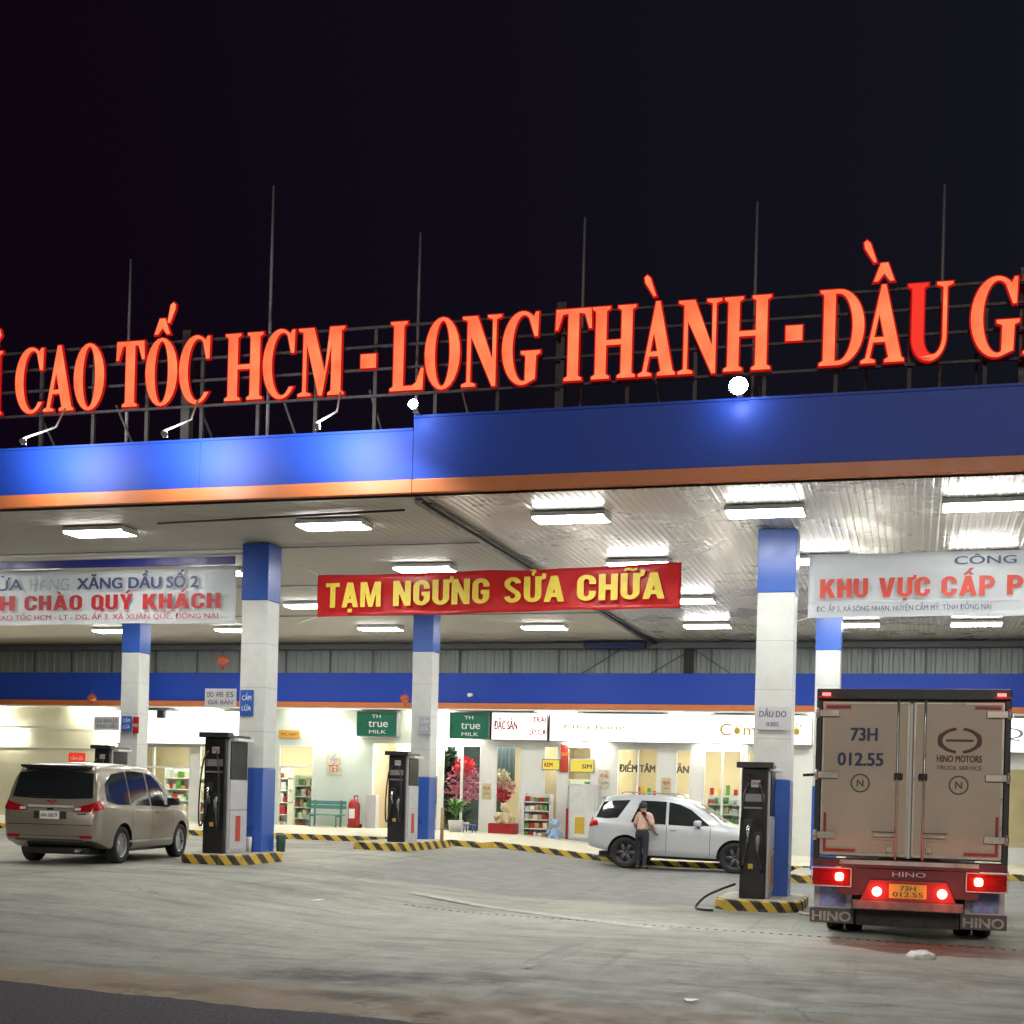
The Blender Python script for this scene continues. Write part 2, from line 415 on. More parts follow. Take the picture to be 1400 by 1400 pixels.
# drain slot running across the yard in front of the lorry
mb = MB()
x = -7.6
while x < 6:
    y = 19.6 - .16*(x+3); mb.box(x, x+.05, y, y+.04, gz(x, y)+.002, gz(x, y)+.007); x += .13
tag(mb.build('drain_slots', M['black']), 'row of small dark drain slots crossing the yard below the lorry', 'drain')
# worn white line
mb = MB(); pts = [(-8.2, 22.1), (-6.5, 21.1), (-4.7, 19.95), (-3.3, 19.05)]
for (xa, ya), (xb, yb) in zip(pts, pts[1:]):
    v = [mb.bm.verts.new((px, py, gz(px, py)+.006)) for px, py in ((xa, ya), (xb, yb), (xb+.08, yb+.3), (xa+.08, ya+.3))]
    mb.bm.faces.new(v)
tag(mb.build('worn_line', mat('worn_line_paint', (.36, .36, .32), .8, 0, .3, 4)), kind='structure')

# ------------------------------------------------------------------ canopies
FY = 20.87; ZC = 6.57; SEAM = -7.85
def ribbed(x0, x1, y0, y1, z, pitch, h, down=True):
    mb = MB(); bm = mb.bm; prof = []; x = x0; s = -1 if down else 1
    while x < x1:
        for f, d in ((0, 0), (.55, 0), (.65, 1), (.9, 1)):
            xx = min(x1, x + f*pitch); prof.append((xx, z + s*h*d))
        x += pitch
    prof.append((x1, z))
    a = [bm.verts.new((px, y0, pz)) for px, pz in prof]; b = [bm.verts.new((px, y1, pz)) for px, pz in prof]
    for k in range(len(prof)-1): bm.faces.new((a[k], b[k], b[k+1], a[k+1]))
    return mb
def canopy(label, x0, x1, ztop, cm, pitch, rib, seams):
    c = thing('canopy', label, 'canopy', ((x0+x1)/2, FY, 0)); off = Vector((-(x0+x1)/2, -FY, 0))
    def B(name, m, *b, bev=0):
        o = MB().box(*b, bev=bev).build(name, m, c); o.location = off; return o
    mb = MB()
    n = max(1, round((x1-x0)/seams)); w = (x1-x0)/n
    for k in range(n): mb.box(x0+k*w+.0015, x0+(k+1)*w-.0015, FY, FY+.1, 6.82, ztop-.04, bev=.003)
    mb.build('fascia_panel', M['blue'], c).location = off
    B('coping', M['blue'], x0+.002, x1-.002, FY-.015, FY+.14, ztop-.038, ztop)
    B('orange_trim', M['orange'], x0+.002, x1-.002, FY-.02, FY+.12, 6.6, 6.817, bev=.008)
    o = ribbed(x0, x1, FY+.13, 42.45, ZC, pitch, rib).build('ceiling_sheet', cm, c); o.location = off
    B('roof_sheet', M['roof'], x0+.003, x1-.003, FY+.12, 43.5, ZC+.25, ZC+.33)
    B('rear_beam', M['grey'], x0+.003, x1-.003, 42.0, 42.3, ZC-.2, ZC-.03)
    return c, off
cl, ol = canopy('long left canopy with a lower blue fascia washed by three spotlights', -42, SEAM, 7.64, M['ceil_l'], .16, .005, 3.9)
cr, orr = canopy('right canopy with a taller dark blue fascia and glossy ribbed ceiling', SEAM+.004, 11, 7.84, M['ceil_r'], .125, .008, 40)
mb = MB().box(SEAM-.02, SEAM+.1, FY+.2, 42.2, ZC-.1, ZC-.025); mb.box(SEAM+.16, SEAM+.2, FY+.4, 42, ZC-.08, ZC-.045)
mb.build('gutter_beam', M['dark'], cr).location = orr
MB().tube([(-13.2, 22.2, ZC-.05), (-8.3, 21.75, ZC-.05)], .02, 6).build('conduit', M['dark'], cl).location = ol
mb = MB()
for y in (24.9, 29.7, 35.): mb.box(-42, SEAM-.1, y, y+.05, ZC-.05, ZC-.024)
mb.build('ceiling_joint', M['grey'], cl).location = ol
# grey cladding behind, standing on the shop roof
mb = MB(); bm = mb.bm; prof = []; x = -46
while x < 14:
    for f, d in ((0, 0), (.5, 0), (.6, 1), (.9, 1)): prof.append((x + f*.3, 42.5 - .035*d))
    x += .3
a = [bm.verts.new((px, py, 5.3)) for px, py in prof]; b = [bm.verts.new((px, py, ZC-.005)) for px, py in prof]
for k in range(len(prof)-1): bm.faces.new((a[k], a[k+1], b[k+1], b[k]))
cw = mb.build('cladding_wall', M['clad'])
tag(cw, 'grey ribbed metal cladding between the shop fascia and the canopy ceiling', 'wall')
mb = MB(); x = -44.
while x < 12:
    mb.box(x, x+.05, 42.40, 42.45, 5.3, ZC-.05); x += random.choice((1.5, 1.7, 1.6))
mb.build('cladding_batten', M['grey'], cw)
mb = MB()
for xa, xb in ((-10.4, -8.9), (-8.2, -6.7), (-5.2, -6.6)): mb.tube([(xa, 42.36, 5.45), (xb, 42.36, 6.35)], .02, 6)
mb.build('brace_rod', M['grey'], cw)
mb = MB().box(-6.9, -6.6, 42.3, 42.4, 5.3, ZC-.05); mb.build('upright', M['dark'], cw)
mb = MB().box(-9.9, -8.0, 41.6, 41.9, ZC-.24, ZC-.05); mb.build('blue_duct', M['bluedark'], cw)

# ------------------------------------------------------------------ columns
def column(label, x, y, w, base):
    z0 = gz(x, y)
    c = thing('canopy_column', label, 'column', (x, y, z0), 0, 'columns carrying the canopies')
    h = w/2
    MB().box(-h, h, -h, h, 2.19-z0, 5.44-z0, bev=.012).build('shaft', M['column'], c)
    MB().box(-h-.012, h+.012, -h-.012, h+.012, 5.443-z0, ZC-.03-z0, bev=.012).build('top_band', M['bluebeam'], c)
    MB().box(-h-.006, h+.006, -h-.006, h+.006, 0, 2.186-z0, bev=.012).build('base_band', M['bluebeam'], c)
    mb = MB()
    for z in (2.9, 3.75, 4.6): mb.box(-h-.0015, h+.0015, -h-.0015, h+.0015, z-z0, z+.006-z0)
    mb.build('panel_seam', M['grey'], c)
    return c
cFL = column('white column with blue ends beside the left black fuel pump', -12.36, 24.68, .54, 0)
cFR = column('wide white column with blue ends between red banner and lorry', -2.40, 24.72, .64, 0)
column('rear white column standing behind the champagne minivan', -20.97, 34.3, .55, 0)
column('rear white column standing between the two green shop signs', -12.38, 34.3, .54, 0)
column('rear white column half hidden behind the left side of the lorry', -2.08, 34.3, .58, 0)
column('rear column standing right of the lorry beyond the picture edge', 8.0, 34.3, .6, 0)

# small notice boards fixed to columns
def board(name, label, cat, x0, x1, z0, z1, y, m, lines=(), tm=None, th=.02, cap=.1, bold=.02, group=None):
    t = thing(name, label, cat, ((x0+x1)/2, y, z0), 0, group); cx = (x0+x1)/2
    MB().box(x0-cx, x1-cx, 0, th, 0, z1-z0, bev=.003).build('panel', m, t)
    for (s, a, b, zz, cp, mm) in lines:
        text('lettering', s, mm or tm, t, x0+(x1-x0)*a-cx, x0+(x1-x0)*b-cx, (z1-z0)*zz, cp, -.004, bold)
    return t
board('price_board', 'white price board hanging left of the front left column', 'sign', -13.35, -12.68, 3.36, 3.72, 24.36, M['lightgrey'],
      [('DO', .08, .28, .55, .1, None), ('A95', .36, .6, .55, .1, None), ('E5', .7, .92, .55, .1, None), ('GIÁ BÁN', .1, .9, .15, .08, None)], M['tdark'])
board('round_notice', 'blue notice board on the front left column', 'sign', -12.6, -12.32, 3.2, 3.7, 24.38, M['bluebeam'], [('CẤM', .15, .85, .6, .09, None), ('LỬA', .15, .85, .2, .09, None)], M['twhite'])
board('column_notice', 'white notice with blue writing on the wide right column', 'sign', -2.66, -2.14, 3.05, 3.46, 24.36, M['lightgrey'],
      [('DẦU DO', .06, .94, .55, .1, None), ('0.05S', .3, .7, .16, .07, None)], M['tblue'])
board('rear_price_board', 'grey price board hanging beside the column behind the minivan', 'sign', -22.0, -21.2, 3.28, 3.66, 33.9, M['lightgrey'],
      [('GIÁ BÁN LẺ', .06, .94, .55, .1, None), ('XĂNG DẦU', .1, .9, .15, .1, None)], M['tdark'])
board('rear_round_notice', 'small blue notice on the column behind the minivan', 'sign', -21.15, -20.85, 3.25, 3.68, 33.96, M['bluebeam'], [('CẤM', .15, .85, .6, .09, None), ('LỬA', .15, .85, .2, .09, None)], M['twhite'])
board('red_notice', 'red notice on the right edge of the column behind the minivan', 'sign', -20.8, -20.62, 3.2, 3.66, 33.95, M['redpaint'], [('PCCC', .08, .92, .4, .08, None)], M['twhite'])
board('centre_notice', 'grey blue notice on the column between the green signs', 'sign', -12.4, -12.1, 3.3, 3.75, 33.96, M['tfade'], [('CẤM', .15, .85, .6, .09, None), ('LỬA', .15, .85, .2, .09, None)], M['twhite'])

# ------------------------------------------------------------------ ceiling lights
def make_light():
    t = thing('ceiling_light', '', 'ceiling light', (0, 0, 0), 0, 'twin tube lights under the canopies')
    mb = MB(); mb.box(-.63, .63, -.27, .27, .045, .075, bev=.004)
    mb.box(-.63, .63, -.27, -.255, .0, .044); mb.box(-.63, .63, .255, .27, .0, .044)
    mb.build('housing', M['white'], t)
    MB().box(-.605, .605, -.25, .25, -.035, .042, bev=.003).build('diffuser', M['tube'], t)
    for q in (-1, 1): MB().box(q*.619-.011, q*.619+.011, -.254, .254, -.03, .044, bev=.003).build('end_cap', M['white'], t)
    return t
L0 = make_light(); first = True
rows = [('front', 22.62, (-19.2, -14.65, -9.95, -5.65, -2.43, .92, 4.3)), ('second', 27.35, (-19.2, -14.7, -9.95, -5.4, -1.95, 1.1, 4.4)),
        ('third', 32.6, (-23.8, -19.4, -14.95, -10.2, -5.25, -1.75, 1.2)), ('rear', 37.5, (-23.7, -19.55, -14.95, -10.05, -5.5, -1.62, 1.4))]
for rn, y, xl in rows:
    for k, x in enumerate(xl):
        o = L0 if first else dup(L0); first = False
        o.location = (x, y, ZC-.10)
        o['label'] = 'lit twin tube ceiling light, number %d from the left in the %s row' % (k+1, rn)

# ------------------------------------------------------------------ rooftop sign
def ell(cx, cy, rx, ry, a0, a1, n=14):
    return [(cx + rx*math.cos(R(a0+(a1-a0)*k/n)), cy + ry*math.sin(R(a0+(a1-a0)*k/n))) for k in range(n+1)]
T, e, s, t_ = .15, .05, .03, .05
s2 = s + .03; a_ = T + 2*e
def glyph(ch, w):
    cx = w/2
    if ch == 'I': return [[(0,0),(w,0),(w,s),(w-e,s2),(w-e,1-s2),(w,1-s),(w,1),(0,1),(0,1-s),(e,1-s2),(e,s2),(0,s)]]
    if ch == 'H':
        return [[(0,0),(a_,0),(a_,s),(a_-e,s2),(a_-e,.465),(w-a_+e,.465),(w-a_+e,s2),(w-a_,s),(w-a_,0),(w,0),(w,s),(w-e,s2),(w-e,1-s2),(w,1-s),(w,1),(w-a_,1),(w-a_,1-s),(w-a_+e,1-s2),(w-a_+e,.53),(a_-e,.53),(a_-e,1-s2),(a_,1-s),(a_,1),(0,1),(0,1-s),(e,1-s2),(e,s2),(0,s)]]
    if ch == 'T':
        return [[(cx-a_/2,0),(cx+a_/2,0),(cx+a_/2,s),(cx+T/2,s2),(cx+T/2,.945),(w-.1,.93),(w-.035,.72),(w,.72),(w-.01,1),(.01,1),(0,.72),(.035,.72),(.1,.93),(cx-T/2,.945),(cx-T/2,s2),(cx-a_/2,s)]]
    if ch == 'L':
        return [[(0,0),(w,0),(w+.01,.31),(w-.025,.31),(w-.1,.1),(w-.16,.06),(e+T,.06),(e+T,1-s2),(a_,1-s),(a_,1),(0,1),(0,1-s),(e,1-s2),(e,s2),(0,s)]]
    if ch == 'A':
        ko = (w-.035-cx-.03)/(1.02-s2); kt = (cx-.025-.06)/(1.02-s2)
        Ki = lambda y: w-.035-ko*(y-s2)-T*1.08
        Ti = lambda y: .06+kt*(y-s2)+.052
        ya = s2 + (w-.035-T*1.08-.112)/(ko+kt)
        xi = Ki(s2)
        return [[(0,0),(.18,0),(.18,s),(Ti(s2),s2),(Ti(.27),.27),(Ki(.27),.27),(xi,s2),(xi-.05,s),(xi-.05,0),(w,0),(w,s),(w-.035,s2),(cx+.03,1.02),(cx-.025,1.02),(.06,s2),(0,s)],
                [(Ti(.33),.33),(Ki(.33),.33),(Ki(ya),ya)]]
    if ch == 'M':
        return [[(0,0),(.2,0),(.2,s),(.125,s2),(.125,.8),(cx-.035,0),(cx+.02,0),(w-e-T,.8),(w-e-T,s2),(w-a_,s),(w-a_,0),(w,0),(w,s),(w-e,s2),(w-e,1-s2),(w,1-s),(w,1),(w-a_+.02,1),(cx+.06,.33),(T+.09,1),(0,1),(0,1-s),(.075,1-s2),(.075,s2),(0,s)]]
    if ch == 'N':
        return [[(0,0),(.2,0),(.2,s),(.125,s2),(.125,.72),(w-.125,-.01),(w-.075,-.01),(w-.075,1-s2),(w,1-s),(w,1),(w-.2,1),(w-.2,1-s),(w-.125,1-s2),(w-.125,.36),(T+.07,1),(0,1),(0,1-s),(.075,1-s2),(.075,s2),(0,s)]]
    if ch == 'D':
        b = w*.42
        return [[(0,0)] + ell(b,.5,w-b,.5,-90,90,18) + [(0,1),(0,1-s),(e,1-s2),(e,s2),(0,s)],
                [(e+T,.05)] + ell(b,.5,w-b-T,.45,-90,90,18) + [(e+T,.95)]]
    if ch == 'O': return [ell(cx,.5,cx,.52,0,345,23), ell(cx,.5,cx-T,.475,0,345,23)]
    if ch == 'C':
        return [ell(cx+.02,.5,cx+.02,.52,52,318,26) + ell(cx+.05,.5,cx-T+.06,.47,312,62,24) + [(w-.075,.66),(w-.03,.66),(w-.02,1.0),(w-.06,1.0),(w-.09,.94)]]
    if ch == 'G':
        return [ell(cx+.02,.5,cx+.02,.52,52,292,24) + [(w-.06,.06),(w-.05,.39),(w+.01,.42),(w+.01,.455),(w-T-.12,.455),(w-T-.12,.42),(w-T-.05,.39),(w-T-.055,.07)] + ell(cx+.04,.5,cx-T+.04,.47,282,62,22) + [(w-.075,.66),(w-.03,.66),(w-.02,1.0),(w-.06,1.0),(w-.09,.94)]]
    if ch == 'U':
        rx = w-.07
        return [[(0,1),(0,1-s),(e,1-s2)] + ell((e+rx)/2,.3,(rx-e)/2,.32,180,360,16) + [(rx,1-s2),(w,1-s),(w,1),(w-.2,1),(w-.2,1-s),(rx-t_,1-s2)] + ell((e+T+rx-t_)/2,.3,(rx-t_-e-T)/2,.24,360,180,14) + [(e+T,1-s2),(a_,1-s),(a_,1)]]
    if ch == 'Y':
        return [[(cx-a_/2,0),(cx+a_/2,0),(cx+a_/2,s),(cx+T/2,s2),(cx+T/2,.42),(w-.06,1-s2),(w,1-s),(w,1),(w-.2,1),(w-.2,1-s),(w-.12,1-s2),(cx+.04,.52),(T+.06,1-s2),(T+.1,1-s),(T+.1,1),(0,1),(0,1-s),(.05,1-s2),(cx-T/2,.42),(cx-T/2,s2),(cx-a_/2,s)]]
    if ch == '-': return [[(0,.36),(w,.36),(w,.56),(0,.56)]]
def hat(cx, z=1.08): return [(cx-.13,z),(cx-.075,z),(cx,z+.1),(cx+.075,z),(cx+.13,z),(cx+.045,z+.235),(cx-.045,z+.235)]
def acute(x, z): return [(x,z),(x+.035,z-.005),(x+.12,z+.2),(x+.125,z+.27),(x+.09,z+.30),(x+.045,z+.26)]
def grave(x, z): return [(x,z),(x-.035,z-.005),(x-.155,z+.19),(x-.165,z+.26),(x-.13,z+.29),(x-.085,z+.25)]
def hook(cx, z): return [(cx-.02,z),(cx+.03,z),(cx+.03,z+.06),(cx+.1,z+.15),(cx+.07,z+.25),(cx,z+.28),(cx-.08,z+.24),(cx-.05,z+.19),(cx,z+.215),(cx+.035,z+.15),(cx-.02,z+.08)]
ZB, HT, SY = 8.39, 1.13, 21.4
K = 1.07
LET = [('N',-18.0,-17.35),('G',-17.33,-16.75),('H',-16.7,-16.0),('I',-15.17,-14.86),
 ('C',-14.59,-14.04),('A',-14.04,-13.48),('O',-13.47,-12.91),('T',-12.68,-12.17),('O',-12.14,-11.57),('C',-11.53,-10.97),('H',-10.71,-10.06),('C',-10.05,-9.49),('M',-9.44,-8.67),('-',-8.39,-8.14),
 ('L',-7.9,-7.37),('O',-7.34,-6.78),('N',-6.74,-6.13),('G',-6.11,-5.53),('T',-5.29,-4.74),('H',-4.73,-4.08),('A',-4.03,-3.49),('N',-3.45,-2.83),('H',-2.79,-2.13),('-',-1.92,-1.69),
 ('D',-1.45,-.84),('A',-.88,-.3),('U',-.26,.33),('G',.57,1.19),('I',1.25,1.56),('A',1.6,2.2),('Y',2.22,2.85)]
ACC = {3: lambda w: [hook(w/2+.02, 1.1)], 8: lambda w: [hat(w/2), acute(w/2+.09, 1.25)], 20: lambda w: [grave(w/2-.03, 1.1)], 25: lambda w: [hat(w/2, 1.07), grave(w/2-.1, 1.33)], 29: lambda w: [hat(w/2, 1.07)]}
sign = thing('rooftop_sign', 'long rooftop sign of glowing red serif letters on a steel frame', 'sign', (-7.85, SY, 7.0))
SO = Vector((7.85, -SY, -7.0))
for i, (ch, xa, xb) in enumerate(LET):
    xa *= K; xb *= K; w = (xb-xa)/HT
    loops = glyph(ch, w); marks = ACC[i](w) if i in ACC else []
    big = lambda l, d: l
    ox = Vector((xa, SY, ZB)) + SO
    m = M['facered'] if i == 26 else M['face']
    mb = MB()
    def put(ls, y0, y1): mb.prism([[(x*HT, z*HT) for x, z in l] for l in ls], y0, y1)
    if i == 26:   # the lamps of the left half of this letter have failed to deep red
        put(loops, -.09, -.07)
        for f in mb.bm.faces:
            f.material_index = 1 if f.calc_center_median().x > .31*(xb-xa)+.12 else 0
        ms = [M['facered'], M['face']]
    else:
        put(loops, -.09, -.07); ms = [M['face']]
    for l in marks: put([l], -.09, -.07)
    let = mb.build('letter', ms, sign); let.location = ox
    # red return that stands a little proud of the face all round
    def grow(l, d, hole):
        n = len(l); out = []
        area = sum(l[k][0]*l[(k+1)%n][1]-l[(k+1)%n][0]*l[k][1] for k in range(n))
        sg = 1 if area > 0 else -1
        for k in range(n):
            p0, p1, p2 = Vector(l[k-1]), Vector(l[k]), Vector(l[(k+1)%n])
            d1 = (p1-p0); d2 = (p2-p1)
            if d1.length < 1e-6 or d2.length < 1e-6: out.append(tuple(p1)); continue
            d1.normalize(); d2.normalize()
            n1 = Vector((d1.y, -d1.x))*sg; n2 = Vector((d2.y, -d2.x))*sg
            nn = n1+n2
            if nn.length < .3: nn = n1
            nn.normalize(); q = d/max(.55, nn.dot(n1))
            out.append(tuple(p1 + nn*q*(-1 if hole else 1)))
        return out
    mb = MB()
    def put2(ls): mb.prism([[(x*HT, z*HT) for x, z in grow(l, .02, k > 0)] for k, l in enumerate(ls)], -.068, -.03)
    put2(loops)
    for l in marks: put2([l])
    mb.build('red_edge', M['edge'], let)
mb = MB()
for z in (8.36, 8.80, 9.18, 9.50): mb.box(-21, 6, SY+.08, SY+.12, z, z+.04)
mb.build('frame_rail', M['framesteel'], sign).location = SO
mb = MB(); x = -20.6
while x < 6: mb.box(x, x+.06, SY+.125, SY+.185, 6.9, 9.5); x += 1.07
mb.build('frame_post', M['framesteel'], sign).location = SO
for x in (-12.45, -5.72, 1.3):
    MB().box(x, x+.16, SY+.2, SY+.36, 6.9, 9.75).build('main_post', M['framesteel'], sign).location = SO
x = -20.1
while x < 6:
    MB().tube([(x, SY+.15, 8.5), (x+.12, SY+1.5, 6.95)], .025, 6).build('back_stay', M['framesteel'], sign).location = SO; x += 1.6
# lightning rods
rl = ['above the left picture edge', 'above the letter T of the second word', 'above the letters HCM, taller than the rest', 'above the letter O after the first dash', 'above the letters TH', 'above the last H before the second dash', 'above the letter U']
for k, x in enumerate((-16.45, -13.7, -10.93, -8.2, -5.37, -2.6, .2)):
    zt = 12.25 if k == 2 else 11.2
    t = MB().tube([(0, 0, 0), (0, 0, zt-6.92-1.2), (0, 0, zt-6.92)], [.034, .03, .02], 6).build('lightning_rod', M['rod'], None, (x, SY+.5, 6.92))
    tag(t, 'thin metal rod ' + rl[k], 'lightning rod', 'lightning rods behind the rooftop sign')

# floodlights on the fascia
def arm_lamp(label, x):
    t = thing('arm_spotlight', label, 'spotlight', (x, FY, 7.64), 0, 'spotlights washing the left fascia')
    MB().tube([(-.34, .35, .75), (-.2, -.1, .3), (-.03, -1.26, -.2)], .018, 6).build('arm', M['white'], t)
    MB().tube([(0, -1.33, -.25), (0, -1.26, -.25)], [.04, .055], 12).build('lamp_head', M['grey'], t)
    MB().box(-.04, .04, -1.258, -1.25, -.29, -.21).build('lens', M['washer'], t)
    spot('spotlight_lamp', (0, -1.24, -.25), (0, 0, .0), 360, 140, 1., size=.5).parent = t
arm_lamp('leftmost of three arm spotlights on the left fascia, below letters CAO', -14.17)
arm_lamp('middle one of three arm spotlights on the left fascia, below the second letter C', -11.57)
arm_lamp('rightmost of three arm spotlights on the left fascia, below letter M', -8.94)
def floodlight(label, x, z, r, target, energy, ang):
    t = thing('floodlight', label, 'floodlight', (x, FY-.3, z))
    tilt = Matrix.Rotation(R(-12), 4, 'X')
    MB().lathe([(0, -.12), (r*.6, -.1), (r*.98, -.012), (r*.98, 0), (0, 0)], 24, tilt @ Matrix.Rotation(R(90), 4, 'X')).build('housing', M['grey'], t)
    MB().lathe([(0, 0), (r, 0), (r, .012), (0, .012)], 28, tilt @ Matrix.Translation((0, -.01, 0)) @ Matrix.Rotation(R(90), 4, 'X')).build('lens', M['flood'], t)
    MB().box(-.05, .05, .1, .3, -.1, -.02, bev=.01).build('bracket', M['dark'], t)
    pl_ = bpy.data.lights.new('floodlight_spill', 'POINT'); pl_.energy = energy*.0028; pl_.shadow_soft_size = .1; po = bpy.data.objects.new('floodlight_spill', pl_); C.objects.link(po); po.parent = t; po.location = (0, .08, -.2)
    spot('floodlight_lamp', (0, -.09, -.06), target, energy, ang, .5, (.95, .98, 1), .12).parent = t
floodlight('large dazzling white floodlight on the fascia below the last H before the dash', -2.65, 7.93, .135, (.5, -9, -7.0), 2100, 134)
floodlight('small bright lamp on the step between the two fascias', SEAM+.1, 7.93, .075, (-1, -7, -7.0), 800, 150)

# ------------------------------------------------------------------ banners
def banner(label, x0, x1, zl, zr, h, y, m, sag=.03):
    t = thing('banner', label, 'banner', (x0, y, zl)); mb = MB(); bm = mb.bm; n = 90; k = 10; W = x1-x0
    g = []
    for i in range(n+1):
        u = i/n; col = []
        for j in range(k+1):
            v = j/k; z = (zr-zl)*u + h*v - sag*math.sin(PI*u)*(v) + .008*math.sin(11*u+3*v)
            col.append(bm.verts.new((W*u, .03*math.sin(9*u+2*v)*math.sin(PI*u) + .012*math.sin(41*u-3*v) + .01*math.sin(23*u+7*v), z + .006*math.sin(29*u))))
        g.append(col)
    for i in range(n):
        for j in range(k): bm.faces.new((g[i][j], g[i+1][j], g[i+1][j+1], g[i][j+1])).smooth = True
    r = bmesh.ops.solidify(bm, geom=bm.faces[:], thickness=.006)
    mb.build('sheet', m, t, fix=True)
    mb = MB()
    for u in (0, 1):
        for v in (0, 1):
            d = -1 if u == 0 else 1
            mb.tube([(W*u, 0, (zr-zl)*u+h*v), (W*u+d*.5, .1, (zr-zl)*u+h*v+(.25 if v else -.12))], .008, 5)
    mb.build('tie_rope', M['white'], t)
    return t
def bl(t, body, m, x0, x1, z, cap, bold, W, dz):
    """lettering laid on a banner, following its slope"""
    o = text('lettering', body, m, t, x0, x1, z, cap, -.062, bold)
    for v in o.data.vertices: v.co.z += dz*v.co.x/W
    return o
import unicodedata
def block(ch, w, q):
    cx = w/2; r = min(cx, .3)
    if ch == 'T': return [[(0,1),(0,1-q*.8),(cx-q/2,1-q*.8),(cx-q/2,0),(cx+q/2,0),(cx+q/2,1-q*.8),(w,1-q*.8),(w,1)]]
    if ch == 'A':
        g = (cx-q*.55); a = q*1.05
        return [[(0,0),(a-.02,0),(a+g*.18,.18),(w-a-g*.18,.18),(w-a+.02,0),(w,0),(cx+q*.55,1),(cx-q*.55,1)], [(a+g*.34,.34),(w-a-g*.34,.34),(cx,min(.86,(cx-a)/g))]]
    if ch == 'M': return [[(0,0),(q*.9,0),(q*.9,.55),(cx-.08,0),(cx+.08,0),(w-q*.9,.55),(w-q*.9,0),(w,0),(w,1),(w-q*1.2,1),(cx,.42),(q*1.2,1),(0,1)]]
    if ch == 'N': return [[(0,0),(q,0),(q,.5),(w-q,0),(w,0),(w,1),(w-q,1),(w-q,.5),(q,1),(0,1)]]
    if ch == 'H': return [[(0,0),(q,0),(q,.4),(w-q,.4),(w-q,0),(w,0),(w,1),(w-q,1),(w-q,.6),(q,.6),(q,1),(0,1)]]
    if ch == 'K': return [[(0,0),(q,0),(q,.28),(q+.08,.4),(w-q*1.15,0),(w+.02,0),(q+.2,.57),(w,1),(w-q*1.15,1),(q,.6),(q,1),(0,1)]]
    if ch == 'V': return [[(cx-q*.6,0),(cx+q*.6,0),(w,1),(w-q*1.05,1),(cx,.3),(q*1.05,1),(0,1)]]
    if ch == 'Y': return [[(cx-q/2,0),(cx+q/2,0),(cx+q/2,.4),(w,1),(w-q*1.1,1),(cx,.62),(q*1.1,1),(0,1),(cx-q/2,.4)]]
    if ch == 'I': return [[(0,0),(w,0),(w,1),(0,1)]]
    if ch == 'U': return [[(0,1)] + ell(cx,r,cx,r,180,360,12) + [(w,1),(w-q,1)] + ell(cx,r,cx-q,r-q*.8,360,180,12) + [(q,1)]]
    if ch in 'OQ':
        o = [ell(cx,1-r,cx,r,0,180,12) + ell(cx,r,cx,r,180,360,12), ell(cx,1-r,cx-q,r-q*.8,0,180,12) + ell(cx,r,cx-q,r-q*.8,180,360,12)]
        return o + ([[(cx+.02,.2),(w-.06,-.14),(w+.08,-.03),(cx+.14,.3)]] if ch == 'Q' else [])
    if ch == 'C': return [[(w,.63)] + ell(cx,1-r,cx,r,0,180,12) + ell(cx,r,cx,r,180,360,12) + [(w,.37),(w-q,.37)] + ell(cx,r,cx-q,r-q*.8,360,180,12) + ell(cx,1-r,cx-q,r-q*.8,180,0,12) + [(w-q,.63)]]
    if ch == 'G': return [[(w,.66)] + ell(cx,1-r,cx,r,0,180,12) + ell(cx,r,cx,r,180,360,12) + [(w,.54),(cx,.54),(cx,.38),(w-q,.38)] + ell(cx,r,cx-q,r-q*.8,360,180,12) + ell(cx,1-r,cx-q,r-q*.8,180,0,12) + [(w-q,.66)]]
    if ch == 'P':
        b = w*.5
        return [[(0,0),(q,0),(q,.36),(b,.36)] + ell(b,.68,w-b,.32,-90,90,12) + [(0,1)], [(q,.55),(b,.55)] + ell(b,.68,w-b-q*.9,.13,-90,90,10) + [(q,.81)]]
    if ch == 'S':
        p = ell(cx,.735,cx-q/2,.265-q*.4,5,215,16) + ell(cx,.265,cx-q/2,.265-q*.4,35,-175,16); lt, rt = [], []
        for i in range(len(p)):
            a, b = p[max(0,i-1)], p[min(len(p)-1,i+1)]; dx, dy = b[0]-a[0], b[1]-a[1]; l = math.hypot(dx, dy); h = q*.45
            lt.append((p[i][0]-dy/l*h, p[i][1]+dx/l*h*.9)); rt.append((p[i][0]+dy/l*h, p[i][1]-dx/l*h*.9))
        return [lt + rt[::-1]]
